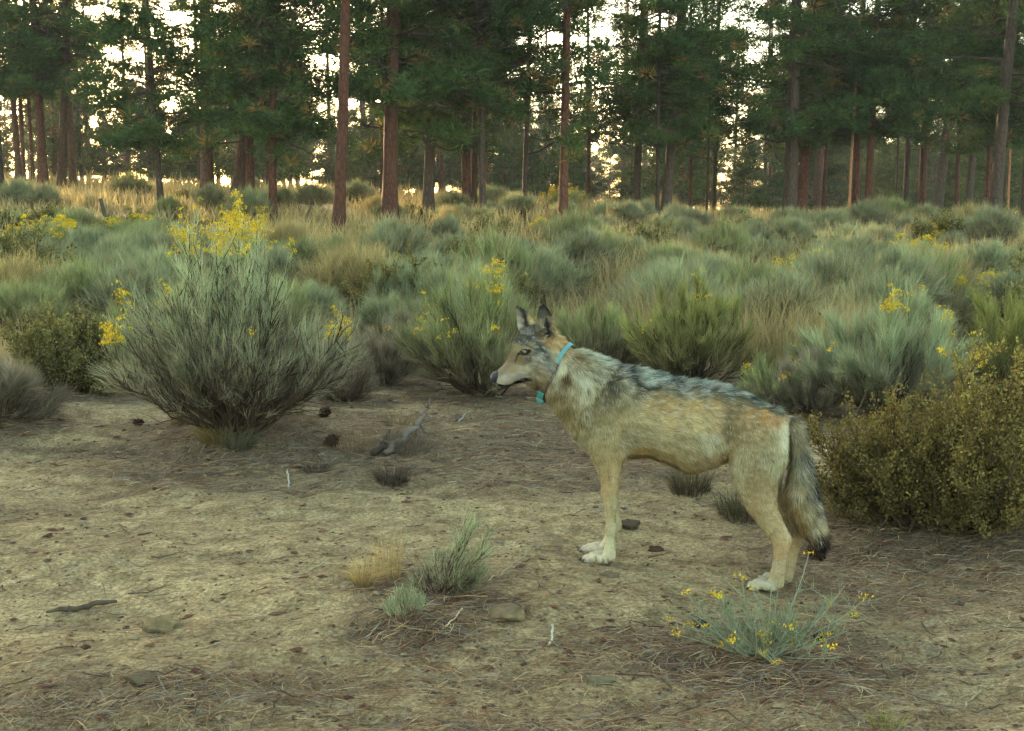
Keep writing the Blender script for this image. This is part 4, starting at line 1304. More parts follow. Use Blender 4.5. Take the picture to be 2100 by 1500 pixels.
stick([(908, 1292), (930, 1275), (948, 1256)], [.004, .006, .012], .003, srgb(190, 172, 128) * .6, 'stick', 'short pale stick below the leaning shrub', seed=8)
stick([(895, 1228), (945, 1228), (1000, 1227)], [.006, .006, .006], .0022, srgb(176, 146, 100) * .6, 'stick', 'thin level straw at the leaning shrub\'s foot', seed=9)
stick([(798, 1284), (840, 1289), (895, 1298)], [.004, .004, .005], .0022, srgb(176, 150, 100) * .6, 'stick', 'thin straw pointing away from the tiny sprout', seed=10)
stick([(750, 1312), (765, 1300), (782, 1278)], [.004, .006, .01], .003, srgb(140, 138, 112) * .6, 'stick', 'grey stick below the tiny sprout', seed=11)
stick([(1000, 1198), (1040, 1172), (1080, 1145), (1130, 1108), (1170, 1090)], [.006, .01, .014, .012, .01], [.0022, .0022, .002, .0018, .0014], srgb(150, 150, 120) * .6, 'stick', 'long thin pale stem slanting towards the front paws', seed=12)
stick([(1125, 1325), (1132, 1316), (1133, 1300)], [.004, .012, .03], .004, srgb(176, 170, 146) * .62, 'stick', 'short pale upright splinter in the lower sand', seed=13)
stick([(388, 1338), (420, 1332), (452, 1322)], [.004, .005, .006], .0024, srgb(176, 160, 112) * .6, 'stick', 'thin straw below the rounded stone', seed=14)
stick([(940, 870), (948, 862), (955, 856)], [.01, .02, .03], .004, srgb(150, 150, 146) * .6, 'stick', 'small bleached twig on the litter right of the weathered branch', seed=15)
stick([(592, 1000), (592, 990), (590, 978)], [.0, .02, .035], .004, srgb(170, 168, 150) * .6, 'stick', 'tiny bleached twig upright on the sand', seed=16)
stick([(2010, 1420), (1990, 1440), (1975, 1462)], [.006, .006, .006], .0028, srgb(166, 150, 112) * .6, 'stick', 'short pale stick in the sand at lower right of the clearing', seed=17)
stick([(1120, 905), (1105, 893), (1085, 888), (1065, 895)], [.005, .01, .01, .005], .004, srgb(130, 112, 88) * .6, 'stick', 'curled brown twig under the wolf\'s chest', seed=18)

def cone(px, py, label, seed, size=.05):
    p, s = at(px, py)
    r = np.random.default_rng(seed)
    m = MB()
    V, T = rough_lump(r, size * .35, size * .35, size * .55, 2, .1)
    m.add(V + np.array([0, 0, size * .35]), T, None, srgb(66, 50, 38) * .5)
    n = 90
    k = np.arange(n) + .5
    zz = 1 - 2 * k / n; th = k * 2.39996
    d = np.stack([np.sqrt(1 - zz ** 2) * np.cos(th), np.sqrt(1 - zz ** 2) * np.sin(th), zz], 1)
    P = d * np.array([.3, .3, .5]) * size + np.array([0, 0, size * .35])
    C = jit(srgb(92, 66, 48) * .5, n, .25, r)
    m.tris(P, d * size * .26 + r.normal(size=(n, 3)) * size * .04, size * .2, np.clip(C * .6, .005, 1), np.clip(C, .01, 1), r=r)
    o = m.out('pine_cone', M_TWIG)
    o.location = [float(v) for v in p]
    o.rotation_euler = (r.uniform(.8, 1.6), r.uniform(-.4, .4), r.uniform(0, 6))
    o.location.z += size * .3
    tag(o, label, 'pine cone', 'pine cones on the ground')
    return o
cone(662, 856, 'dark pine cone in litter behind the clearing\'s bare patch', 1, .075)
cone(672, 916, 'brown open pine cone left of the weathered branch', 2, .075)
cone(1683, 1150, 'dark grey pine cone under the wolf\'s tail tip', 3, .065)
cone(1672, 1318, 'dark cone beside the open flowering plant', 4, .04)
cone(278, 872, 'flattened dark cone on the sandy bank left of the dry grass', 5, .05)

# leaning fence post and thin dead stems out in the brush
def pole(px, py, tx, ty, rad, col, name, label, cat):
    p, s = at(px, py)
    top = np.array([(tx - px) * s, 0, (py - ty) * s])
    m = MB()
    t = np.linspace(0, 1, 8)[:, None]
    P = top[None, :] * t + np.random.default_rng(int(px)).normal(size=(8, 3)) * .006 * (t > 0)
    P[0, 2] = -.1
    m.tube(P, np.linspace(rad, rad * .85, 8), 7, col)
    o = m.out(name, M_TWIG, smooth=True); o.location = [float(v) for v in p]
    tag(o, label, cat)
pole(230, 500, 211, 408, .045, srgb(92, 82, 70) * .45, 'fence_post', 'dark leaning wooden post in the brush before the left pines', 'post')
pole(619, 468, 640, 421, .03, srgb(100, 92, 76) * .45, 'dead_sapling', 'thin dark dead stem leaning beside the tall flowering bush', 'dead sapling')
pole(936, 536, 903, 484, .018, srgb(96, 86, 70) * .45, 'dead_sapling', 'thin bare dead stem in the brush behind the wide rabbitbrush', 'dead sapling')

# ------------------------------------------------------------------ the wolf
NEARLAT = .085
WO = np.array([WF[0], WF[1], 0]) - NEARLAT * WOLF_N
def P3(px, py, lat):
    d = ray(px, py)
    O = WO + lat * WOLF_N
    t = ((O - CAM) @ WOLF_N) / (d @ WOLF_N)
    return CAM + t * d
def loft(rings, n=20, power=2.0):
    """rings: list of (A xyz, B xyz, half width, [egg]) ; A-B is the in-plane diameter, width along the wolf's lateral axis"""
    V = []; 
    th = np.arange(n) * 2 * math.pi / n
    c, s_ = np.cos(th), np.sin(th)
    cc = np.sign(c) * np.abs(c) ** (2 / power); ss = np.sign(s_) * np.abs(s_) ** (2 / power)
    for R in rings:
        A, B, hw = R[:3]; egg = R[3] if len(R) > 3 else 0.0
        M = (A + B) / 2; a = (A - B) / 2
        w = hw * (1 - egg * cc)
        V.append(M + a[None] * cc[:, None] + WOLF_N[None] * (w * ss)[:, None])
    V = np.array(V); m_ = len(rings)
    # resample rings smoothly (Catmull-Rom)
    out = []
    for i in range(m_ - 1):
        p0, p1, p2, p3 = V[max(i - 1, 0)], V[i], V[i + 1], V[min(i + 2, m_ - 1)]
        for t in np.linspace(0, 1, 5)[:-1]:
            out.append(.5 * ((2 * p1) + (-p0 + p2) * t + (2 * p0 - 5 * p1 + 4 * p2 - p3) * t * t + (-p0 + 3 * p1 - 3 * p2 + p3) * t ** 3))
    out.append(V[-1]); V = np.array(out); m_ = len(V)
    c0 = V[0].mean(0); c1 = V[-1].mean(0)
    VV = np.concatenate([V.reshape(-1, 3), [c0, c1]])
    i = np.arange(m_ - 1)[:, None] * n; j = np.arange(n)[None]; k = (j + 1) % n
    Q = np.stack([i + j, i + k, i + k + n, i + j + n], -1).reshape(-1, 4)
    T = []
    for q in range(n):
        T.append((m_ * n, (q + 1) % n, q)); T.append((m_ * n + 1, (m_ - 1) * n + q, (m_ - 1) * n + (q + 1) % n))
    return VV, np.array(T), Q
SPX = 540.0    # picture pixels per metre at the wolf
W_ = MB()
def part_loft(rows, power=2.0, inset=0.0, n=20):
    """rows: (ax, ay, bx, by, half width, lat, egg)"""
    rings = []
    for row in rows:
        ax, ay, bx, by, hw, lat = row[:6]; egg = row[6] if len(row) > 6 else 0
        d = np.array([bx - ax, by - ay], float); l = np.linalg.norm(d) + 1e-6; d /= l
        ins = min(inset, l * .3)
        A = P3(ax + d[0] * ins, ay + d[1] * ins, lat); B = P3(bx - d[0] * ins, by - d[1] * ins, lat)
        rings.append((A, B, hw, egg))
    V, T, Q = loft(rings, n, power)
    W_.add(V, T, Q)
# a wolf seen three quarters keeps its far side a little higher in the picture; the midline is traced as the outline
part_loft([  # neck to rump
 (1128, 668, 1094, 792, .058, .012, .1), (1148, 680, 1102, 803, .064, .004, .1), (1172, 709, 1112, 815, .070, .0), (1199, 713, 1131, 840, .082, 0), (1237, 727, 1152, 868, .095, 0),
 (1274, 743, 1178, 903, .105, 0, .15), (1303, 747, 1216, 940, .115, 0, .2), (1344, 758, 1282, 946, .125, 0, .15), (1387, 770, 1335, 946, .130, 0, .1),
 (1429, 775, 1378, 961, .132, 0, .05), (1472, 781, 1412, 976, .125, 0), (1515, 794, 1447, 969, .112, 0), (1557, 813, 1494, 953, .105, 0), (1588, 830, 1532, 955, .098, 0),
 (1610, 844, 1580, 940, .080, 0), (1622, 860, 1604, 915, .045, 0)], 2.1, 7.5)
def head_lat(px): return .075 * (1150 - px) / 145.0
H_ = [(1142, 674, 1110, 795, .060), (1122, 666, 1098, 800, .068), (1104, 663, 1086, 794, .069, .12), (1084, 668, 1074, 786, .064, .12), (1068, 678, 1065, 788, .054, .1),
      (1057, 694, 1057, 789, .044, .05), (1050, 712, 1049, 791, .035), (1042, 733, 1041, 793, .030), (1033, 746, 1032, 795, .028), (1026, 752, 1025, 794, .025), (1020, 759, 1020, 789, .017)]
part_loft([(a, b, c, d, hw, head_lat((a + c) / 2), *e) for a, b, c, d, hw, *e in H_], 2.15, 2)
# cheek ruff on each side
for sgn in (1, -1):
    part_loft([(1098, 720, 1086, 770, .012, .045 * sgn + head_lat(1095)), (1118, 712, 1100, 790, .032, .047 * sgn + head_lat(1115)), (1138, 722, 1118, 795, .034, .045 * sgn + head_lat(1130)),
               (1150, 735, 1136, 785, .018, .045 * sgn + head_lat(1145))], 2, 2, 14)
    # brow
    part_loft([(1056, 707, 1060, 722, .006, head_lat(1058) + .030 * sgn), (1070, 700, 1070, 724, .012, head_lat(1070) + .040 * sgn), (1086, 700, 1084, 730, .012, head_lat(1085) + .047 * sgn),
               (1098, 704, 1096, 730, .006, head_lat(1096) + .05 * sgn)], 2, 0, 12)
# legs: rows are (front edge, rear edge)
def leg(rows, lat_scale=1.0): part_loft(rows, 2.0, 0)
leg([(1225, 790, 1290, 775, .018, .070), (1212, 840, 1300, 825, .036, .078), (1206, 885, 1300, 880, .046, .082), (1212, 925, 1286, 932, .044, .085), (1223, 955, 1275, 956, .034, .086),
     (1236, 985, 1271, 985, .027, .086), (1242, 1030, 1265, 1030, .022, .086), (1244, 1062, 1262, 1062, .020, .086), (1242, 1080, 1265, 1084, .0235, .086), (1244, 1106, 1261, 1110, .019, .086),
     (1238, 1130, 1262, 1134, .025, .087), (1234, 1143, 1262, 1146, .024, .088), (1240, 1149, 1256, 1151, .015, .088)])
leg([(1225, 800, 1290, 790, .018, -.065), (1212, 850, 1295, 840, .036, -.072), (1206, 895, 1290, 895, .044, -.078), (1212, 930, 1280, 932, .040, -.080), (1222, 955, 1274, 958, .034, -.080),
     (1231, 985, 1270, 985, .026, -.080), (1238, 1030, 1268, 1030, .022, -.080), (1245, 1056, 1270, 1056, .020, -.080), (1247, 1074, 1275, 1080, .0235, -.080), (1242, 1096, 1263, 1100, .019, -.080),
     (1234, 1112, 1258, 1116, .024, -.080), (1226, 1124, 1256, 1128, .023, -.080), (1232, 1130, 1250, 1133, .014, -.080)])
leg([(1520, 840, 1600, 838, .020, .050), (1506, 880, 1612, 868, .044, .058), (1496, 925, 1615, 920, .052, .066), (1497, 963, 1604, 966, .048, .074), (1508, 1000, 1594, 1002, .040, .078),
     (1524, 1034, 1594, 1038, .034, .080), (1540, 1056, 1600, 1056, .029, .080), (1556, 1078, 1608, 1074, .025, .080), (1572, 1098, 1617, 1092, .022, .080), (1583, 1114, 1624, 1108, .021, .080),
     (1587, 1138, 1616, 1142, .0195, .080), (1583, 1162, 1611, 1166, .0195, .080), (1577, 1184, 1609, 1190, .022, .080), (1572, 1198, 1607, 1203, .023, .080), (1580, 1206, 1600, 1208, .015, .080)])
leg([(1530, 850, 1600, 845, .020, -.050), (1520, 890, 1610, 880, .042, -.055), (1515, 935, 1612, 930, .048, -.062), (1525, 975, 1604, 985, .044, -.070), (1548, 1010, 1606, 1018, .036, -.072),
     (1574, 1040, 1618, 1044, .028, -.074), (1594, 1068, 1632, 1068, .024, -.074), (1610, 1090, 1645, 1090, .022, -.074), (1618, 1106, 1643, 1110, .019, -.074), (1611, 1135, 1636, 1138, .018, -.074),
     (1605, 1160, 1630, 1164, .018, -.074), (1598, 1178, 1626, 1184, .020, -.074), (1594, 1188, 1622, 1193, .021, -.074), (1600, 1194, 1616, 1197, .013, -.074)])
# tail
part_loft([(1590, 872, 1612, 850, .028, 0), (1608, 878, 1638, 862, .034, 0), (1618, 900, 1652, 890, .036, 0), (1622, 935, 1660, 932, .038, 0), (1618, 970, 1668, 968, .040, -.005), (1612, 1010, 1674, 1004, .042, -.01),
           (1620, 1050, 1682, 1038, .042, -.012), (1636, 1084, 1692, 1074, .038, -.014), (1658, 1106, 1698, 1100, .030, -.015), (1676, 1122, 1698, 1120, .014, -.015)], 2, 3)
def blob(c, rx, ry, rz, yaw=0.0, n=10):
    """ellipsoid: rx along the wolf, ry lateral, rz up"""
    th = np.linspace(0, math.pi, n); ph = np.arange(2 * n) * math.pi / n
    X_ = np.outer(np.sin(th[1:-1]), np.cos(ph)); Y_ = np.outer(np.sin(th[1:-1]), np.sin(ph)); Z_ = np.outer(np.cos(th[1:-1]), np.ones(2 * n))
    U = np.stack([X_.ravel() * rx, Y_.ravel() * ry, Z_.ravel() * rz], 1)
    U = np.concatenate([U, [[0, 0, rz], [0, 0, -rz]]])
    cy, sy = math.cos(yaw), math.sin(yaw)
    U2 = U.copy(); U2[:, 0] = U[:, 0] * cy - U[:, 1] * sy; U2[:, 1] = U[:, 0] * sy + U[:, 1] * cy
    V = np.asarray(c)[None] + U2[:, :1] * WOLF_L + U2[:, 1:2] * WOLF_N + U2[:, 2:] * np.array([0, 0, 1.])
    m_ = n - 2; k2 = 2 * n
    i = np.arange(m_ - 1)[:, None] * k2; j = np.arange(k2)[None]; k = (j + 1) % k2
    Q = np.stack([i + j, i + k2 + j, i + k2 + k, i + k], -1).reshape(-1, 4)
    T = [(m_ * k2, q, (q + 1) % k2) for q in range(k2)] + [(m_ * k2 + 1, (m_ - 1) * k2 + (q + 1) % k2, (m_ - 1) * k2 + q) for q in range(k2)]
    W_.add(V, T, Q)
CLAWS = []
def paw(px, py, lat, length=1.0, base=None):
    """px,py: picture position of the middle of the sole"""
    c = P3(px, py, lat)
    for k_, off in enumerate((-.032, -.011, .011, .032)):
        fwd = (-.040 if k_ in (1, 2) else -.024) * length
        tc = c + WOLF_L * (fwd - .014) + WOLF_N * off + np.array([0, 0, .015])
        blob(tc, .019, .0098, .0140)                                   # toe end
        blob(tc + WOLF_L * .021 + np.array([0, 0, .011]), .020, .0098, .0145)   # knuckle
        blob(tc + WOLF_L * .040 + np.array([0, 0, .012]), .022, .0125, .017)
        CLAWS.append(tc + WOLF_L * (-.019) + np.array([0, 0, -.002]))
    blob(c + WOLF_L * .016 + np.array([0, 0, .016]), .026, .030, .017)
paw(1232, 1156, .086); paw(1226, 1137, -.080)
paw(1572, 1212, .080); paw(1592, 1199, -.074)

def ear(L_pts, R_pts, lat_l, lat_r, cup, thick=.005, back=True):
    """cupped shell; L_pts, R_pts bottom to tip outline in the picture"""
    nv = 14; nu = 9
    Lp = np.array(L_pts, float); Rp = np.array(R_pts, float)
    v = np.linspace(0, 1, nv)
    def ev(Pt, v): 
        d = np.concatenate([[0], np.cumsum(np.linalg.norm(np.diff(Pt, axis=0), axis=1))]); d /= d[-1]
        return np.stack([np.interp(v, d, Pt[:, 0]), np.interp(v, d, Pt[:, 1])], 1)
    l, r_ = ev(Lp, v), ev(Rp, v)
    front = []; rear = []
    for i in range(nv):
        a, b = P3(*l[i], lat_l), P3(*r_[i], lat_r)
        wdt = np.linalg.norm(b - a)
        for u in np.linspace(0, 1, nu):
            s4 = 4 * u * (1 - u)
            p = a * (1 - u) + b * u - WOLF_N * cup * s4 * min(1, wdt / .03)
            front.append(p + WOLF_N * thick * .5)
            rear.append(p - WOLF_N * thick * (.5 + .7 * s4))
    F_ = np.array(front); B_ = np.array(rear); n_ = nv * nu
    V = np.concatenate([F_, B_])
    Q = []
    for i in range(nv - 1):
        for j in range(nu - 1):
            q = i * nu + j
            Q.append((q, q + 1, q + nu + 1, q + nu)); Q.append((n_ + q, n_ + q + nu, n_ + q + nu + 1, n_ + q + 1))
    for i in range(nv - 1):
        q = i * nu; Q.append((q, q + nu, n_ + q + nu, n_ + q))
        q = i * nu + nu - 1; Q.append((q, n_ + q, n_ + q + nu, q + nu))
    for j in range(nu - 1):
        Q.append((j, n_ + j, n_ + j + 1, j + 1)); q = (nv - 1) * nu + j; Q.append((q, q + 1, n_ + q + 1, n_ + q))
    W_.add(V, None, np.array(Q))
hl = head_lat
ear([(1098, 684), (1099, 662), (1102, 642), (1104, 631), (1109, 623)], [(1131, 690), (1136, 668), (1132, 648), (1125, 634), (1115, 623)], hl(1105) + .050, hl(1125) + .034, .020, .0075)
ear([(1063, 678), (1059, 655), (1057, 638), (1058, 626), (1060, 620)], [(1098, 664), (1090, 650), (1080, 640), (1071, 628), (1065, 620)], hl(1064) - .018, hl(1090) - .052, -.016, .007)
# ear roots
part_loft([(1096, 668, 1100, 690, .010, hl(1100) + .044), (1114, 662, 1116, 698, .018, hl(1112) + .040), (1134, 672, 1130, 700, .012, hl(1130) + .032)], 2, 0, 12)
part_loft([(1062, 678, 1066, 690, .006, hl(1064) - .022), (1080, 658, 1082, 690, .014, hl(1080) - .034), (1100, 660, 1098, 684, .010, hl(1096) - .042)], 2, 0, 12)

raw = W_.out('wolf_raw', None, link=True)
md = raw.modifiers.new('r', 'REMESH'); md.mode = 'VOXEL'; md.voxel_size = .0034; md.use_smooth_shade = True
m2 = raw.modifiers.new('s', 'SMOOTH'); m2.factor = .5; m2.iterations = 3
dg = bpy.context.evaluated_depsgraph_get()
ev_ = raw.evaluated_get(dg).to_mesh()
nv = len(ev_.vertices)
BV = np.empty(nv * 3); ev_.vertices.foreach_get('co', BV); BV = BV.reshape(-1, 3)
BN = np.empty(nv * 3); ev_.vertices.foreach_get('normal', BN); BN = BN.reshape(-1, 3)
BQ = [list(p.vertices) for p in ev_.polygons]
raw.evaluated_get(dg).to_mesh_clear()
D.objects.remove(raw)
BQ4 = np.array([q for q in BQ if len(q) == 4]); BT3 = np.array([q for q in BQ if len(q) == 3]).reshape(-1, 3)

# ---- coat: colours (as seen, mid tone), lie of the hair (dx, dy in the picture), hair length mm, grizzle
K_COAT = 1.0
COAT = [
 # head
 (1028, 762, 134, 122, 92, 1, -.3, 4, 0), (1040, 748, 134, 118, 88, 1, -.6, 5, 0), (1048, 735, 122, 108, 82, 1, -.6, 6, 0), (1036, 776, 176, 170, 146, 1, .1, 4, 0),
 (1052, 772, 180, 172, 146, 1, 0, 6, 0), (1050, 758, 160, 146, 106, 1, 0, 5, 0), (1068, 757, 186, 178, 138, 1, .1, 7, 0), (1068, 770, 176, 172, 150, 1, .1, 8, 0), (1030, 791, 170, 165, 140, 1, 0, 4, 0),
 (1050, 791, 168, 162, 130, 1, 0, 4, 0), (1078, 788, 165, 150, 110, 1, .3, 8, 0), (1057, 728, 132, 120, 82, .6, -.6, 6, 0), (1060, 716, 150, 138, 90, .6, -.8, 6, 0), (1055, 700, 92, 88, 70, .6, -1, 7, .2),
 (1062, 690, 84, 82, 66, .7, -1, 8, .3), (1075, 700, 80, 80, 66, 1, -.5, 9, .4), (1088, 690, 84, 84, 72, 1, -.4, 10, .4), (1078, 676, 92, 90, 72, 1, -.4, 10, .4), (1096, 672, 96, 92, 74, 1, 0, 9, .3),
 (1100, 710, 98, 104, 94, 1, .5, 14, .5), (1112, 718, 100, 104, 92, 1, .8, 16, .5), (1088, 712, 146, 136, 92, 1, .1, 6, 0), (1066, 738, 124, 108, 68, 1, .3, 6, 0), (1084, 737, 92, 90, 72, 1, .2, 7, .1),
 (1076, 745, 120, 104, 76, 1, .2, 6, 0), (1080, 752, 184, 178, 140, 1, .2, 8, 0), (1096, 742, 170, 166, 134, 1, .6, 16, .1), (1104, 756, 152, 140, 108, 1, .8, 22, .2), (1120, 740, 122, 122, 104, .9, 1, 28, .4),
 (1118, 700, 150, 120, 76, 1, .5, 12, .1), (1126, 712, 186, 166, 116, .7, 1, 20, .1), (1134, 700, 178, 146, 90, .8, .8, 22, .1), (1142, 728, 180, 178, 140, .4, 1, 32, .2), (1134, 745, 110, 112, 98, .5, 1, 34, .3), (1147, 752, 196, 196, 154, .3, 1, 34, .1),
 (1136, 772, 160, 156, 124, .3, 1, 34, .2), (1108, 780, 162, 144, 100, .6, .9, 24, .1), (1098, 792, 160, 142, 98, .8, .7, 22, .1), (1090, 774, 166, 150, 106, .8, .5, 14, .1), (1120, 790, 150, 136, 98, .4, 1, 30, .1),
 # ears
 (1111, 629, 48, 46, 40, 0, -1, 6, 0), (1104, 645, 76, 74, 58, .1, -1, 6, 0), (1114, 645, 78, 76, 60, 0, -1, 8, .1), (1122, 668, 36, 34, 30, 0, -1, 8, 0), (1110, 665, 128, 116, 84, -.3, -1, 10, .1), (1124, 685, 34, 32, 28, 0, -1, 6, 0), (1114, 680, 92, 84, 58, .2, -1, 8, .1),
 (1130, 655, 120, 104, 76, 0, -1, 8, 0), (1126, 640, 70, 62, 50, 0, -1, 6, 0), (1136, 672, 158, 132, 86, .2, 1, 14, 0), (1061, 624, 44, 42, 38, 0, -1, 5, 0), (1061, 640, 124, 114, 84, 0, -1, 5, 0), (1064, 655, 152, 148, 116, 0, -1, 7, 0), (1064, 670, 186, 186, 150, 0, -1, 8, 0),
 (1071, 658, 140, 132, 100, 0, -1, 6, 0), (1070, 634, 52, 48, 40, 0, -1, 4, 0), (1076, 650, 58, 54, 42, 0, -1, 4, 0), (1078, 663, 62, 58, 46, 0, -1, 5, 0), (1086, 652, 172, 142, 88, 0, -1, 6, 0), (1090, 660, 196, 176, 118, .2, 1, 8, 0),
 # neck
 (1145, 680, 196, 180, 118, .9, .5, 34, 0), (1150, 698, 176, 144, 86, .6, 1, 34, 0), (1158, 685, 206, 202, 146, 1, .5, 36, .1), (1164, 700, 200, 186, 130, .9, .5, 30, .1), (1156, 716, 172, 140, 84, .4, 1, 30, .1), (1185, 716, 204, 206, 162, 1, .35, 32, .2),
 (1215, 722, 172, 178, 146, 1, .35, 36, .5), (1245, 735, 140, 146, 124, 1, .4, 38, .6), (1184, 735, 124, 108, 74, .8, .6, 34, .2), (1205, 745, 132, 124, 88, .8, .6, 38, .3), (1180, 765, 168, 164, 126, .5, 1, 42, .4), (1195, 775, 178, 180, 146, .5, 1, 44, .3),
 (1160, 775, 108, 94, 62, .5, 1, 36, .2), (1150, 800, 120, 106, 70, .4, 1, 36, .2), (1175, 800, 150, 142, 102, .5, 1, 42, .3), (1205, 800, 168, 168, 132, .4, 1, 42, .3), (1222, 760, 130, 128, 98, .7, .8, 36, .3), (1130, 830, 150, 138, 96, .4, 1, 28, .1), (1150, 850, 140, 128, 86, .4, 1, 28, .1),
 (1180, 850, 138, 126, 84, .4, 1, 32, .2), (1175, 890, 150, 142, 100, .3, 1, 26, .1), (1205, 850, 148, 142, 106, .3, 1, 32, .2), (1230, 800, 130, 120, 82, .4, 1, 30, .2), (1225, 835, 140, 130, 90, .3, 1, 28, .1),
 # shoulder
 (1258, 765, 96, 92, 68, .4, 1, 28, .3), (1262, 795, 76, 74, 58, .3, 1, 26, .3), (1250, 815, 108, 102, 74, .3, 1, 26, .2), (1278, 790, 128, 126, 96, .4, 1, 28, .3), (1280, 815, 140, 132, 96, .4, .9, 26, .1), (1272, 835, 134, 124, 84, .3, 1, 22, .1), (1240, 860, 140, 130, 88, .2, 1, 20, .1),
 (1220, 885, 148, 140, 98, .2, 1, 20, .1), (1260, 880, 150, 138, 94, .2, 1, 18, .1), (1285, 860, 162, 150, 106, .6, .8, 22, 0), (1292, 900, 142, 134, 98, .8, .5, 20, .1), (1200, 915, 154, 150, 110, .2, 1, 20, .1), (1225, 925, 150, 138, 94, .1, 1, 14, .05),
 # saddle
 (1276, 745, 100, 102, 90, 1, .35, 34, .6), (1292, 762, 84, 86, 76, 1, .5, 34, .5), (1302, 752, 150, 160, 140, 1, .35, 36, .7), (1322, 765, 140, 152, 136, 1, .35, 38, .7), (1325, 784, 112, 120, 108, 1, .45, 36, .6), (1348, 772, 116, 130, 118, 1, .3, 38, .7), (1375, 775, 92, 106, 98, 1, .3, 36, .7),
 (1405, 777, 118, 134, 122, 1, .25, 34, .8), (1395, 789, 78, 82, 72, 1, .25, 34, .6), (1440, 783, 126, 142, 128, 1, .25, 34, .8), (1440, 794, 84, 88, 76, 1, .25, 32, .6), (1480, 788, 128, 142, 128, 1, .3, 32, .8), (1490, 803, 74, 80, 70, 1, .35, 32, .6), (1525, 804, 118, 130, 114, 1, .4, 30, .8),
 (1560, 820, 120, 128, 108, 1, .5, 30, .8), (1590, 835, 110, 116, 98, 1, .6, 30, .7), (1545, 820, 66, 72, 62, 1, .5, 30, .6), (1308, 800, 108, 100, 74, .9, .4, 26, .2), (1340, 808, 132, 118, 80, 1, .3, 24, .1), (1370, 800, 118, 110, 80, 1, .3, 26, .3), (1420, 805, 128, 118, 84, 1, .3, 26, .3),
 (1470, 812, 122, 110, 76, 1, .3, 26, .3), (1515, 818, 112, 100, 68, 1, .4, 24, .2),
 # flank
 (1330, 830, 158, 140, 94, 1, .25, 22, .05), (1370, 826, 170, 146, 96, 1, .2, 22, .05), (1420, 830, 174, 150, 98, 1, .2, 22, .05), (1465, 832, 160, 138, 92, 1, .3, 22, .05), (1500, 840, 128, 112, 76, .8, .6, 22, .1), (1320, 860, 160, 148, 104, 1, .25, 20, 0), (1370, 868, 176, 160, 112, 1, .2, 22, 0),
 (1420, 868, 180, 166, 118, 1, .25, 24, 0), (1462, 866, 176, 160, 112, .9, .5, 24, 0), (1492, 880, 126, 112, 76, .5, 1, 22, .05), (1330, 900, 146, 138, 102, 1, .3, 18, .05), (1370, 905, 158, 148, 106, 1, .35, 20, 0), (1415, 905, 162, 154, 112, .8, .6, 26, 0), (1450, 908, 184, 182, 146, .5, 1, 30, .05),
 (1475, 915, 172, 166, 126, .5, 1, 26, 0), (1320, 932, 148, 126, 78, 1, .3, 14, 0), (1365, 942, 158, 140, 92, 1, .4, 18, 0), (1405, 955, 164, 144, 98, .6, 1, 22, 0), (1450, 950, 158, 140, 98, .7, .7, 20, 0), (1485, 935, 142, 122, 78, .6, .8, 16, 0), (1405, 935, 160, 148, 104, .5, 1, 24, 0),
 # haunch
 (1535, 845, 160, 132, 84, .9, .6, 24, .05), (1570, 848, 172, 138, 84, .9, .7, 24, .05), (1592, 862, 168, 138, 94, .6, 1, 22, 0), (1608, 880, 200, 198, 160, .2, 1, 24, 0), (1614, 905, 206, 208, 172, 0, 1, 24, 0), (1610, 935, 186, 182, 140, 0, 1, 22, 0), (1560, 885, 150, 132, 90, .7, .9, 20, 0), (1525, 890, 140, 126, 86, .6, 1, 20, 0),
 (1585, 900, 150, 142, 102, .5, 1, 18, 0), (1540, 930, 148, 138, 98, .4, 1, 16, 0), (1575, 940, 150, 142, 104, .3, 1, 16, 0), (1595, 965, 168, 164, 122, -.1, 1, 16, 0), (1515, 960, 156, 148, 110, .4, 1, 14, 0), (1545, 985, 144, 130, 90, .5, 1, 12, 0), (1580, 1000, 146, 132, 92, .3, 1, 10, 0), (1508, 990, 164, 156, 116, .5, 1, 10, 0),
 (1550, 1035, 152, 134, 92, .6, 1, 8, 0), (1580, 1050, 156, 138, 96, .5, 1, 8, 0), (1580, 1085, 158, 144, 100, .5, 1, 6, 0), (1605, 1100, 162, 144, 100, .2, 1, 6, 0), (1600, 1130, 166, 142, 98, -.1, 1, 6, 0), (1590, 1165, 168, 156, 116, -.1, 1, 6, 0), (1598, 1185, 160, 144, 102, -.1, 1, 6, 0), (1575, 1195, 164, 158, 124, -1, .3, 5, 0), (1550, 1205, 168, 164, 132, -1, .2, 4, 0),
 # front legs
 (1245, 950, 156, 140, 96, 0, 1, 8, 0), (1262, 960, 166, 148, 104, 0, 1, 8, 0), (1250, 1000, 164, 146, 100, 0, 1, 6, 0), (1256, 1050, 160, 146, 102, 0, 1, 6, 0), (1268, 1040, 176, 172, 130, 0, 1, 8, 0), (1252, 1090, 166, 158, 116, 0, 1, 5, 0), (1250, 1115, 180, 178, 134, 0, 1, 5, 0), (1240, 1138, 192, 184, 146, -.8, .5, 4, 0), (1212, 1150, 196, 184, 146, -1, .4, 4, 0),
]
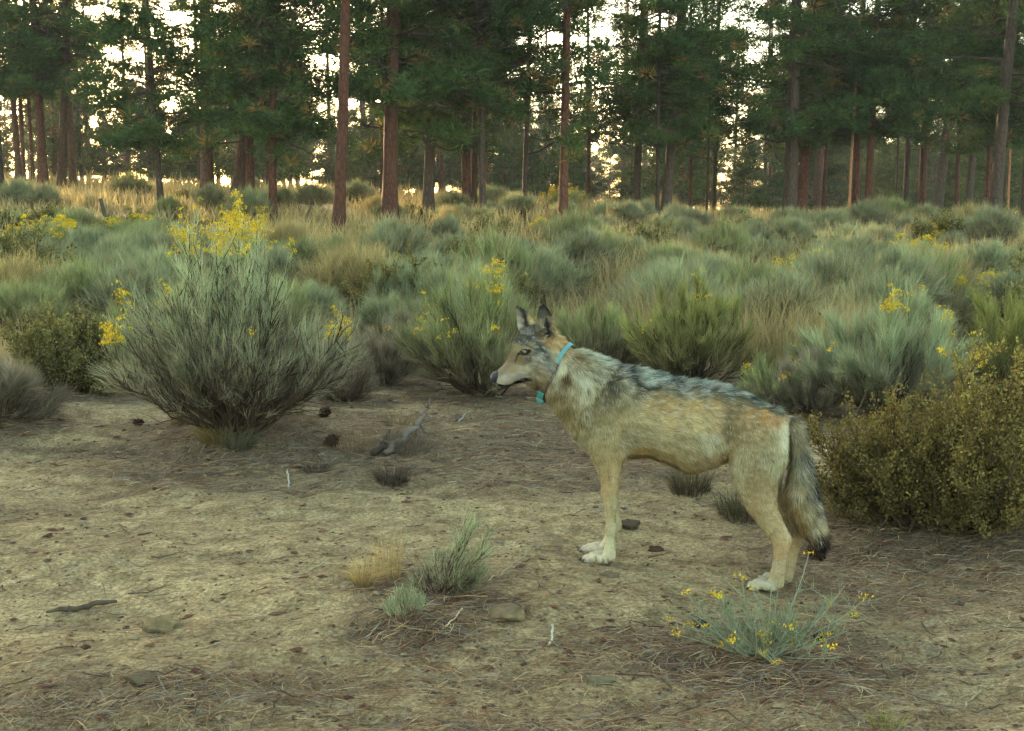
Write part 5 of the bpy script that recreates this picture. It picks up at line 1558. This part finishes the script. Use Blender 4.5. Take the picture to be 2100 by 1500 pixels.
TAIL = [(1610, 850, 108, 108, 88, .5, 1, 34, .6), (1630, 868, 128, 118, 84, .4, 1, 38, .4), (1640, 895, 118, 108, 76, .3, 1, 42, .3), (1626, 915, 146, 140, 104, .1, 1, 40, .1), (1650, 915, 104, 100, 78, .3, 1, 44, .4), (1640, 940, 128, 126, 98, .1, 1, 44, .3), (1656, 935, 62, 62, 54, .2, 1, 40, .5),
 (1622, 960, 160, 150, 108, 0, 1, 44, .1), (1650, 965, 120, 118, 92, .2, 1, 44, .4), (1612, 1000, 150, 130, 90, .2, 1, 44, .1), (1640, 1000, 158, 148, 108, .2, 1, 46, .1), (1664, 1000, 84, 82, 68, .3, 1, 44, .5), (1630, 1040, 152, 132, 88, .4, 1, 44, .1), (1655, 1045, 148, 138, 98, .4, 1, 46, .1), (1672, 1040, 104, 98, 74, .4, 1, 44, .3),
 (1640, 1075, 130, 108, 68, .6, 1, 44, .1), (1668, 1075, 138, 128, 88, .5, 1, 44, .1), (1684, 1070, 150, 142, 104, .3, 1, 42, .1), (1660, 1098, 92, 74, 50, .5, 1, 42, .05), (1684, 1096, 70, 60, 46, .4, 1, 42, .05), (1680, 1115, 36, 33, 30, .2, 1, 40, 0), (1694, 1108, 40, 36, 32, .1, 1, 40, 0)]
COAT = np.array(COAT, float); TAIL = np.array(TAIL, float)
# lines of the coat: points, colour, half width px, strength, tail?
LINES = [
 ([(1283, 750), (1296, 772), (1308, 789), (1325, 799), (1345, 797), (1360, 786), (1376, 780)], (44, 48, 46), 3.0, .75),
 ([(1376, 782), (1400, 790), (1430, 796), (1465, 801), (1500, 808), (1535, 819), (1570, 836), (1598, 848)], (66, 72, 66), 3.4, .6),
 ([(1268, 748), (1280, 745), (1292, 752)], (44, 48, 48), 4.0, .8),
 ([(1276, 762), (1284, 790), (1290, 815)], (150, 145, 112), 4.0, .5),
 ([(1258, 752), (1245, 770), (1232, 790), (1212, 812), (1190, 832)], (184, 178, 140), 2.6, .6),
 ([(1262, 756), (1250, 776), (1238, 798), (1214, 824)], (84, 76, 54), 3.0, .5),
 ([(1204, 778), (1196, 796), (1186, 812)], (190, 190, 158), 4, .5),
 ([(1493, 845), (1493, 880), (1490, 905)], (104, 92, 64), 5.0, .6),
 # mouth, lips, eye
 ([(1013, 786), (1022, 790), (1034, 792.5), (1046, 791), (1056, 787.5)], (22, 18, 22), 2.0, 1.0),
 ([(1056, 787), (1066, 782.5), (1076, 779), (1085, 777)], (20, 16, 20), 3.6, 1.0),
 ([(1063, 727), (1069, 722), (1078, 718), (1086, 720), (1080, 726), (1070, 727)], (30, 26, 22), 2.3, .95),
 ([(1064, 725), (1060, 732), (1056, 742)], (74, 58, 40), 1.8, .75),
 ([(1076, 709), (1084, 710), (1092, 714)], (52, 50, 46), 1.6, .6),
 ([(1104, 708), (1112, 720), (1120, 730)], (60, 64, 60), 2.4, .6),
 ([(1120, 655), (1124, 670), (1125, 690)], (34, 32, 30), 2.6, .75),
 ([(1104, 640), (1108, 628), (1113, 626), (1122, 634), (1130, 648)], (40, 36, 32), 1.6, .8),
 ([(1062, 622), (1068, 630), (1074, 642), (1078, 655), (1079, 668)], (44, 40, 34), 2.0, .9),
 ([(1222, 1141), (1224, 1158)], (90, 84, 66), 1.6, .6), ([(1236, 1146), (1238, 1160)], (90, 84, 66), 1.4, .6), ([(1210, 1148), (1213, 1158)], (120, 110, 88), 1.3, .5), ([(1247, 1146), (1250, 1156)], (96, 88, 68), 1.6, .6),  # shade of the toe gaps, fore and hind, painted into the coat
 ([(1206, 1160), (1232, 1162), (1256, 1158)], (84, 74, 56), 1.6, .6), ([(1548, 1206), (1552, 1214)], (90, 84, 66), 1.5, .5), ([(1562, 1206), (1564, 1216)], (90, 84, 66), 1.5, .5),
 ([(1590, 1086), (1578, 1100), (1572, 1112)], (120, 108, 78), 3, .4), ([(1604, 1070), (1612, 1090), (1616, 1100)], (176, 166, 128), 2.5, .5), ([(1250, 960), (1254, 1010), (1254, 1060)], (142, 124, 84), 4, .4),
 ([(1146, 712), (1148, 726), (1144, 734)], (96, 62, 34), 1.8, .7),
 ([(1100, 801), (1110, 801), (1118, 798)], (70, 48, 34), 2.5, .7),
]
TLINES = [([(1632, 852), (1648, 875), (1658, 905), (1664, 940), (1669, 980), (1676, 1015)], (34, 36, 36), 4.2, .9), ([(1640, 925), (1646, 945), (1650, 955)], (70, 72, 64), 3, .5)]

def seg_dist(p, pts):
    best = np.full(len(p), 1e9)
    pts = np.array(pts, float)
    for a, b in zip(pts[:-1], pts[1:]):
        ab = b - a; t = np.clip(((p - a) @ ab) / (ab @ ab + 1e-9), 0, 1)
        d = np.linalg.norm(p - (a + t[:, None] * ab), axis=1)
        best = np.minimum(best, d)
    return best
def coat(V):
    """pattern of both sides of the animal: the far side is the mirror of the near one"""
    lat = (V - WO) @ WOLF_N
    pr = np.array(project(V)).T
    mid = np.where(pr[:, 0] < 1150, head_lat(np.clip(pr[:, 0], 1000, 1150)), 0)
    lm = mid + np.abs(lat - mid)
    far_ear = (pr[:, 0] < 1100) & (pr[:, 1] < 676)
    near_ear = (pr[:, 0] >= 1100) & (pr[:, 0] < 1140) & (pr[:, 1] < 662)
    lm = np.where(far_ear | near_ear, lat, lm)
    Vm = V + (lm - lat)[:, None] * WOLF_N
    q = np.array(project(Vm)).T
    # the tail is behind the haunch: it takes its own table
    tail = (np.abs(lat) < .052) & ((q[:, 0] > 1617) | ((q[:, 1] > 945) & (q[:, 0] > 1604))) & (pr[:, 0] > 1604) | (pr[:, 0] > 1628) & (np.abs(lat) < .052)
    tail |= (np.abs(lat) < .05) & (pr[:, 1] > 1000) & (pr[:, 0] > 1600) & (lat > -.055)
    out = np.zeros((len(V), 7))
    for mask, tab, lines in ((~tail, COAT, LINES), (tail, TAIL, TLINES)):
        ii = np.where(mask)[0]
        for ch in np.array_split(ii, max(1, len(ii) // 20000)):
            qq = q[ch] if tab is COAT else pr[ch]
            d2 = ((qq[:, None, :] - tab[None, :, :2]) ** 2).sum(-1)
            w = 1 / (d2 + 9) ** 1.9
            w /= w.sum(1)[:, None]
            o_ = w @ tab[:, 2:]
            for pts, c_, hw, st in lines:
                if tab is COAT and pts[0][0] < 1130 and pts[0][1] < 660:
                    pass
                dd = seg_dist(qq, pts)
                a = st * (1 - sm(hw * .5, hw * 1.6, dd))[:, None]
                o_[:, :3] = o_[:, :3] * (1 - a) + np.array(c_) * a
            out[ch] = o_
    c = out[:, :3] / 255.0
    c = c * np.array([1.0, .985, 1.0]) + (c.mean(1, keepdims=True) - c) * .03
    lin = np.where(c <= .04045, c / 12.92, ((c + .055) / 1.055) ** 2.4) * K_COAT
    pawd = np.exp(-np.maximum(V[:, 2] - terrain(V[:, 0], V[:, 1]), 0) / .025)[:, None]
    lin = lin * (1 - pawd * .45) + np.array([.20, .155, .10]) * pawd * .35
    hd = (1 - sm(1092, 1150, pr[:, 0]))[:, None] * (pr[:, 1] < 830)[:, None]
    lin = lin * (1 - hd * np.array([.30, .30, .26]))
    gg = sm(.4, .75, out[:, 6])[:, None]
    lin = lin * (1 + gg * np.array([.38, .30, .12]))
    dirw = WOLF_L[None] * out[:, 3:4] - np.array([0, 0, 1.])[None] * out[:, 4:5]
    return lin, dirw, out[:, 5] * .001, out[:, 6]
W0 = P3(1235, 1150, 0); W0[2] = 0
wolf = empty('wolf', W0)
tag(wolf, 'grey and tan wolf standing side on in the clearing, looking left, with a teal collar', 'wolf')
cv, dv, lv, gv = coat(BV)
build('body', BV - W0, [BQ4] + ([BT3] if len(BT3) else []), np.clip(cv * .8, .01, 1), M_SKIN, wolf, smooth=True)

# ---- fur
rw = np.random.default_rng(12)
tri = np.concatenate([BQ4[:, [0, 1, 2]], BQ4[:, [0, 2, 3]]] + ([BT3] if len(BT3) else []))
ar = np.linalg.norm(np.cross(BV[tri[:, 1]] - BV[tri[:, 0]], BV[tri[:, 2]] - BV[tri[:, 0]]), axis=1)
NF = 300000
prd = np.array(project(BV[tri[:, 0]])).T
dens = ar * np.where((prd[:, 0] < 1160) & (prd[:, 1] < 830), 2.6, 1.0)
ti = rw.choice(len(tri), NF, p=dens / dens.sum())
b1 = rw.random(NF); b2 = rw.random(NF); fl_ = b1 + b2 > 1; b1[fl_] = 1 - b1[fl_]; b2[fl_] = 1 - b2[fl_]
Pq = BV[tri[ti, 0]] * (1 - b1 - b2)[:, None] + BV[tri[ti, 1]] * b1[:, None] + BV[tri[ti, 2]] * b2[:, None]
Nq = BN[tri[ti, 0]] * (1 - b1 - b2)[:, None] + BN[tri[ti, 1]] * b1[:, None] + BN[tri[ti, 2]] * b2[:, None]
Nq /= np.linalg.norm(Nq, axis=1)[:, None] + 1e-9
cf, df, lf, gf = coat(Pq)
pq2 = np.array(project(Pq)).T
# no hair on nose, lips, eyes
nearm = ((Pq - WO) @ WOLF_N) > -.5
bare = (pq2[:, 0] < 1024) & (pq2[:, 1] > 760) & (pq2[:, 1] < 786)
bare |= (np.hypot(pq2[:, 0] - 1075, (pq2[:, 1] - 722) * 1.3) < 6.5) & (((Pq - WO) @ WOLF_N) > head_lat(1075))
keep = ~bare
Pq, Nq, cf, df, lf, gf = Pq[keep], Nq[keep], cf[keep], df[keep], lf[keep], gf[keep]
n = len(Pq)
tn = df - (df * Nq).sum(1)[:, None] * Nq
tn /= np.linalg.norm(tn, axis=1)[:, None] + 1e-6
# clumping waves so the coat breaks into locks
wv = vnoise(Pq[:, 0] * 38 + Pq[:, 1] * 25, Pq[:, 2] * 38)[:, None]
wv2 = vnoise(Pq[:, 0] * 70 + 9, Pq[:, 2] * 70 + Pq[:, 1] * 50)[:, None]
bit = np.cross(Nq, tn)
lift = .26 + .26 * rw.random((n, 1)) + .25 * (wv2 > .15)
d = tn + bit * (.55 * wv + .16 * rw.normal(size=(n, 1))) + Nq * lift
d /= np.linalg.norm(d, axis=1)[:, None]
legz = (pq2[keep][:, 1] > 930) & (pq2[keep][:, 1] < 1190)
lf = np.where(legz & (lf < .03), lf + .0045, lf)
L = (lf * rw.uniform(.6, 1.2, n))[:, None]
pq3 = pq2[keep]
L = L * np.where((pq3[:, 1] < 668) & (pq3[:, 0] < 1132), .5, 1.0)[:, None]
# colour: banded guard hairs where the coat is grizzled
br = 1 + .22 * rw.normal(size=(n, 1)) + .42 * wv2 + .06 * wv
gz = gf[:, None]
pick = rw.random((n, 1))
lock = vnoise(Pq[:, 0] * 60 + Pq[:, 1] * 20, Pq[:, 2] * 130)[:, None]
white = np.array([.60, .59, .46]) * .9; black = np.array([.018, .02, .02])
cf2 = cf * br
amt = np.clip(gz * 1.1, 0, 1)
sel = pick + lock * .9
cf2 = np.where(sel > 1 - .34 * amt, cf2 * .35 + white * .65, cf2)
cf2 = np.where(sel < .17 * amt, cf2 * .4 + black * .6, cf2)
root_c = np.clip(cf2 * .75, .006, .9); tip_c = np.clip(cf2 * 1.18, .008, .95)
wd = np.clip(lf * .06, .0012, .0022) * rw.uniform(.7, 1.3, n)
sidev = np.cross(d, Nq) + Nq * .5 * rw.normal(size=(n, 1))
sidev /= np.linalg.norm(sidev, axis=1)[:, None]
base = Pq - Nq * .001
V = np.stack([base - sidev * wd[:, None] * .5, base + sidev * wd[:, None] * .5, base + d * L], 1)
fn = np.cross(V[:, 1] - V[:, 0], V[:, 2] - V[:, 0])
flip = (fn * Nq).sum(1) < 0
V[flip] = V[flip][:, [1, 0, 2]]
nm = Nq + rw.normal(size=(n, 3)) * .22 + d * .15
nm /= np.linalg.norm(nm, axis=1)[:, None]
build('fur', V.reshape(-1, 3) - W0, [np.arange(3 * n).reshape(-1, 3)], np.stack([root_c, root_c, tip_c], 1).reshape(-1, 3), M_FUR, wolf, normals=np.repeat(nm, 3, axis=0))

# ---- nose, eyes, claws, whisker spots
M_NOSE = mat_plain("nose_skin", (.016, .017, .021), .62, .22)
M_EYE = mat_plain("amber_iris", (.13, .085, .03), .15, .5)
M_PUPIL = mat_plain("pupil", (.008, .007, .006), .08, .6)
M_CLAW = mat_plain("claw", (.035, .028, .022), .4, .4)
M_TEAL = mat_plain("teal_webbing", (.06, .175, .165), .55, .3)
M_TEAL2 = mat_plain("teal_tag", (.03, .17, .15), .5, .3)
M_DARKBELT = mat_plain("dark_belting", (.05, .032, .024), .6, .3)
def ell(name, c, rx, ry, rz, mat, parent, sub=3, dent=None):
    Wb = MB()
    global W_
    keepW = W_; W_ = Wb
    blob(c, rx, ry, rz, 0, 14)
    W_ = keepW
    V = Wb.V[0]
    if dent is not None: V = dent(V)
    Wb.V[0] = V - W0
    return Wb.out(name, mat, parent, smooth=True)
nc = P3(1016.5, 772.5, head_lat(1014) + .004)
def nose_shape(V):
    q = V - nc
    up = q[:, 2:3]
    V = V + WOLF_L * np.maximum(up, 0) * .35 - WOLF_L * np.minimum(up, 0) * -.25
    la = (q @ WOLF_N)[:, None]
    for s_ in (1, -1):   # nostrils
        ctr = nc + WOLF_N * .010 * s_ - WOLF_L * .014 + np.array([0, 0, -.001])
        dd = np.linalg.norm(V - ctr, axis=1)[:, None]
        V = V + WOLF_L * .006 * np.exp(-(dd / .005) ** 2)
    return V
ell('nose', nc, .0215, .0200, .0235, M_NOSE, wolf, dent=nose_shape)
_pr = np.array(project(BV)).T; _lt = (BV - WO) @ WOLF_N
_m = (np.hypot(_pr[:, 0] - 1075, _pr[:, 1] - 722) < 5) & (_lt > head_lat(1075))
_e = BV[_m][np.argmax(_lt[_m])]; _el = float(_lt[_m].max()) - head_lat(1075)
for s_ in (1, -1):
    ec = P3(1075, 722, head_lat(1075) + _el - .0032)
    if s_ == -1: ec = ec - WOLF_N * 2 * (_el - .0032)
    e = ell('eye', ec, .0090, .0058, .0068, M_EYE, wolf)
    pc = ec + WOLF_N * s_ * .0042 - WOLF_L * .002
    ell('pupil', pc, .0042, .0026, .0042, M_PUPIL, e)
for c_ in CLAWS:
    mb = MB()
    mb.tube([c_ - W0 + WOLF_L * .006 + np.array([0, 0, .006]), c_ - W0 - WOLF_L * .004 + np.array([0, 0, .003]), c_ - W0 - WOLF_L * .013 + np.array([0, 0, -.008])], [.0046, .0038, .0012], 6)
    mb.C = []
    mb.out('claw', M_CLAW, wolf, smooth=True)

# ---- collar: a tilted band that follows the neck, with a dark belt part, a tag and a small battery box under the throat
ctop = P3(1171, 705, 0); cbot = P3(1112, 817, 0)
cc_ = (ctop + cbot) / 2; ax_ = (ctop - cbot) / 2
nrm_ = np.cross(ax_ / np.linalg.norm(ax_), WOLF_N); nrm_ /= np.linalg.norm(nrm_)
hwid = .080
def ring(theta, off=0.0, k=1.0):
    th = np.asarray(theta)
    ct, st_ = np.cos(th), np.sin(th)
    return cc_ + ax_ * (ct * k)[:, None] + WOLF_N * (hwid * k * st_)[:, None] + nrm_ * off
collar = empty('tracking_collar', ctop)
tag(collar, 'teal tracking collar buckled around the wolf\'s neck', 'collar')
def band(name, t0, t1, wdt, thick, mat, k=1.0):
    th = np.linspace(t0, t1, 60)
    secs = []
    for (o_, kk) in ((-wdt / 2, k), (-wdt / 2, k + thick), (wdt / 2, k + thick), (wdt / 2, k)):
        secs.append(ring(th, o_, kk))
    V = np.stack(secs, 1).reshape(-1, 3) - ctop
    i = np.arange(59)[:, None] * 4; j = np.arange(4)[None]; q = (j + 1) % 4
    Q = np.stack([i + j, i + q, i + q + 4, i + j + 4], -1).reshape(-1, 4)
    Q = np.concatenate([Q, [[3, 2, 1, 0]], [[59 * 4, 59 * 4 + 1, 59 * 4 + 2, 59 * 4 + 3]]])
    return build(name, V, [Q], None, mat, collar, smooth=False)
band('band', -1.22, 1.22, .0165, .035, M_TEAL, .975)
band('belt', 1.20, 5.08, .028, .045, M_DARKBELT, 1.0)
band('strap_end', 2.30, 2.62, .024, .03, M_TEAL2, 1.048)
band('tag', 2.78, 3.02, .034, .05, M_TEAL, 1.048)
def box_part(name, th, off, sx, sy, sz, mat):
    c = ring(np.array([th]), off, 1.06)[0] - ctop
    import bmesh
    bm = bmesh.new(); bmesh.ops.create_cube(bm, size=1)
    bmesh.ops.bevel(bm, geom=list(bm.edges), offset=.16, segments=3, affect='EDGES')
    up_ = -ax_ / np.linalg.norm(ax_)
    for v in bm.verts:
        v.co = Vector(c + nrm_ * v.co.x * sx + WOLF_N * v.co.y * sy + up_ * v.co.z * sz)
    me = D.meshes.new(name); bm.to_mesh(me); bm.free()
    me.materials.append(mat)
    o = D.objects.new(name, me); sc.collection.objects.link(o); o.parent = collar
    return o
box_part('battery_box', math.pi, 0, 0.030, .046, .020, M_TEAL2)

# ------------------------------------------------------------------ colours of the ground and the loose litter on it
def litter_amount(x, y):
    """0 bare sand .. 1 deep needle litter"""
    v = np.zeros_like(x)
    for (sx, sy, r) in BUSH_LITTER:
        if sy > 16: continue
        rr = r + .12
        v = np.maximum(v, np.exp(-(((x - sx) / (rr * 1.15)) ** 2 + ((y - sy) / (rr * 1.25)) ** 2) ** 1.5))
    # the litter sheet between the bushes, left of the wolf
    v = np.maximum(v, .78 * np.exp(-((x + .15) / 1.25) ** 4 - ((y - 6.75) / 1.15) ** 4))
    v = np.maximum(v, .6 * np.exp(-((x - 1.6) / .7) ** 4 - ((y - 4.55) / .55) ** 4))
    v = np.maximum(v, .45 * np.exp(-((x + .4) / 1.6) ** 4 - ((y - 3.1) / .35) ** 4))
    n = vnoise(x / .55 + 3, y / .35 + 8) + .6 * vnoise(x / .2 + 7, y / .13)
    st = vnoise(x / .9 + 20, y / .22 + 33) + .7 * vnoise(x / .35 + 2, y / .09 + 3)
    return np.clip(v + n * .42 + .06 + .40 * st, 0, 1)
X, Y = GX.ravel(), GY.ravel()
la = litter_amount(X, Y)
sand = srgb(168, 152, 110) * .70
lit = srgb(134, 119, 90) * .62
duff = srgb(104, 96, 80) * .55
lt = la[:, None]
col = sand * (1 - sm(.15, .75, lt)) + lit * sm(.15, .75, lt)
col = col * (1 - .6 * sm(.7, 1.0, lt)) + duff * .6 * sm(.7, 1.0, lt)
fieldc = srgb(118, 104, 66) * .5
ff = sm(8.5, 14, Y + 1.2 * vnoise(X / 2, Y / 2))[:, None]
col = col * (1 - ff) + fieldc * ff
woods = sm(50, 60, Y)[:, None]
col = col * (1 - woods) + srgb(92, 76, 48) * .5 * woods
col = col * (1 + .25 * vnoise(X / .9 + 1, Y / .6 + 2))[:, None]
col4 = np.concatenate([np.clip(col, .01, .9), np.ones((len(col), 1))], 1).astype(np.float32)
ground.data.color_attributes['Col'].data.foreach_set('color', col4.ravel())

rl = np.random.default_rng(404)
def strewn(n, y0, y1, keep):
    """positions over the near ground"""
    u = rl.uniform(-.47, .47, n); y = np.exp(rl.uniform(math.log(y0), math.log(y1), n)); x = u * y
    a = litter_amount(x, y)
    k = rl.random(n) < keep(a)
    return x[k], y[k], a[k]
m = MB()
x, y, a = strewn(130000, 2.7, 10.5, lambda a: .2 + .7 * a ** 1.3)
k = len(x)
B = np.stack([x, y, terrain(x, y) + rl.uniform(.001, .009, k)], 1)
th = rl.normal(size=k) * .75 + (rl.random(k) < .3) * rl.uniform(-1.6, 1.6, k)
L_ = rl.uniform(.03, .11, k)
E = B + np.stack([np.cos(th) * L_, np.sin(th) * L_, np.zeros(k)], 1)
E[:, 2] = terrain(E[:, 0], E[:, 1]) + rl.uniform(.001, .016, k)
pal = np.array([srgb(124, 88, 60), srgb(150, 122, 84), srgb(96, 76, 56), srgb(132, 124, 108), srgb(178, 158, 112)]) * .62
ci = rl.choice(5, k, p=[.30, .24, .20, .16, .10])
C = np.clip(pal[ci] * (1 + .2 * rl.normal(size=(k, 1))), .01, .9)
mid = (B + E) / 2 + rl.normal(size=(k, 3)) * np.array([.006, .006, .002]); mid[:, 2] += .003
side = np.cross(E - B, np.array([0, 0, 1.]) + rl.normal(size=(k, 3)) * .5)
m.ribbons(B, mid, E, .0021 * (B[:, 1] / 4.5) ** .5, C, C * 1.1, r=rl, side=side)
o = m.out('pine_needle_litter', M_LITTER)
tag(o, 'fallen brown pine needles strewn over the sand', 'needle litter', kind='stuff')

# bark scales, cone scales, crumbs of earth
m = MB()
x, y, a = strewn(16000, 2.7, 10, lambda a: .3 + .6 * a)
k = len(x)
sz = rl.uniform(.002, .008, k) * (1 + (rl.random(k) < .12) * 1.2) * (y / 4.5) ** .3
oct_ = np.array([[1, 0, 0], [0, 1, 0], [-1, 0, 0], [0, -1, 0], [0, 0, .6], [0, 0, -.6]])
octf = np.array([[0, 1, 4], [1, 2, 4], [2, 3, 4], [3, 0, 4], [1, 0, 5], [2, 1, 5], [3, 2, 5], [0, 3, 5]])
ang = rl.uniform(0, 6.28, k); ca, sa = np.cos(ang), np.sin(ang)
O = oct_[None] * (1 + .35 * rl.normal(size=(k, 6, 1))) * sz[:, None, None] * np.stack([rl.uniform(.8, 2.2, k), np.ones(k), rl.uniform(.4, .9, k)], 1)[:, None, :]
O = np.stack([O[..., 0] * ca[:, None] - O[..., 1] * sa[:, None], O[..., 0] * sa[:, None] + O[..., 1] * ca[:, None], O[..., 2]], -1)
V = O + np.stack([x, y, terrain(x, y) + sz * .25], 1)[:, None, :]
F_ = (octf[None] + (np.arange(k) * 6)[:, None, None]).reshape(-1, 3)
pal = np.array([srgb(92, 58, 42), srgb(74, 60, 48), srgb(128, 116, 84), srgb(108, 74, 50)]) * .56
C = np.clip(pal[rl.choice(4, k, p=[.36, .22, .26, .16])] * (1 + .2 * rl.normal(size=(k, 1))), .01, .9)
m.add(V.reshape(-1, 3), F_, None, np.repeat(C, 6, axis=0))
o = m.out('ground_debris', M_LITTER)
tag(o, 'crumbs of bark, cone scales and grit on the sand', 'debris', kind='stuff')

# fine broken twigs
m = MB()
x, y, a = strewn(900, 2.8, 9.5, lambda a: .15 + .85 * a)
for i in range(len(x)):
    L = rl.uniform(.04, .16); th = rl.uniform(0, 6.28)
    t = np.linspace(0, 1, 4)
    px_ = x[i] + np.cos(th) * L * t + rl.normal(size=4) * .006; py_ = y[i] + np.sin(th) * L * t + rl.normal(size=4) * .006
    pz_ = terrain(px_, py_) + .004 + rl.uniform(0, .012, 4)
    c = srgb(118, 108, 90) * .5 if rl.random() < .5 else srgb(92, 76, 56) * .5
    m.tube(np.stack([px_, py_, pz_], 1), [.0024, .0022, .0017, .0008], 4, c * rl.uniform(.7, 1.3), cap=False)
o = m.out('twig_litter', M_TWIG)
tag(o, 'broken grey twigs mixed in the needle litter', 'twig litter', kind='stuff')

# ------------------------------------------------------------------ morning air
if HAZE:
    import bmesh
    bm = bmesh.new(); bmesh.ops.create_cube(bm, size=1)
    x0, x1, y0, y1, z0, z1 = -460, 460, -440, 440, float(GZ.min()) - 1.0, 32.0
    for v in bm.verts:
        v.co = ((x0 + x1) / 2 + v.co.x * (x1 - x0), (y0 + y1) / 2 + v.co.y * (y1 - y0), (z0 + z1) / 2 + v.co.z * (z1 - z0))
    me = D.meshes.new('haze'); bm.to_mesh(me); bm.free()
    hm = D.materials.new('haze_air'); hm.use_nodes = True
    hn = hm.node_tree.nodes; hn.clear()
    ho = hn.new('ShaderNodeOutputMaterial'); hv = hn.new('ShaderNodeVolumePrincipled')
    hv.inputs['Color'].default_value = (.95, .93, .85, 1); hv.inputs['Density'].default_value = .00045; hv.inputs['Anisotropy'].default_value = .35
    hm.node_tree.links.new(hv.outputs[0], ho.inputs['Volume'])
    me.materials.append(hm)
    hz = D.objects.new('haze', me); sc.collection.objects.link(hz)
    tag(hz, 'thin pale morning haze in the air under the pines', 'haze', kind='stuff')
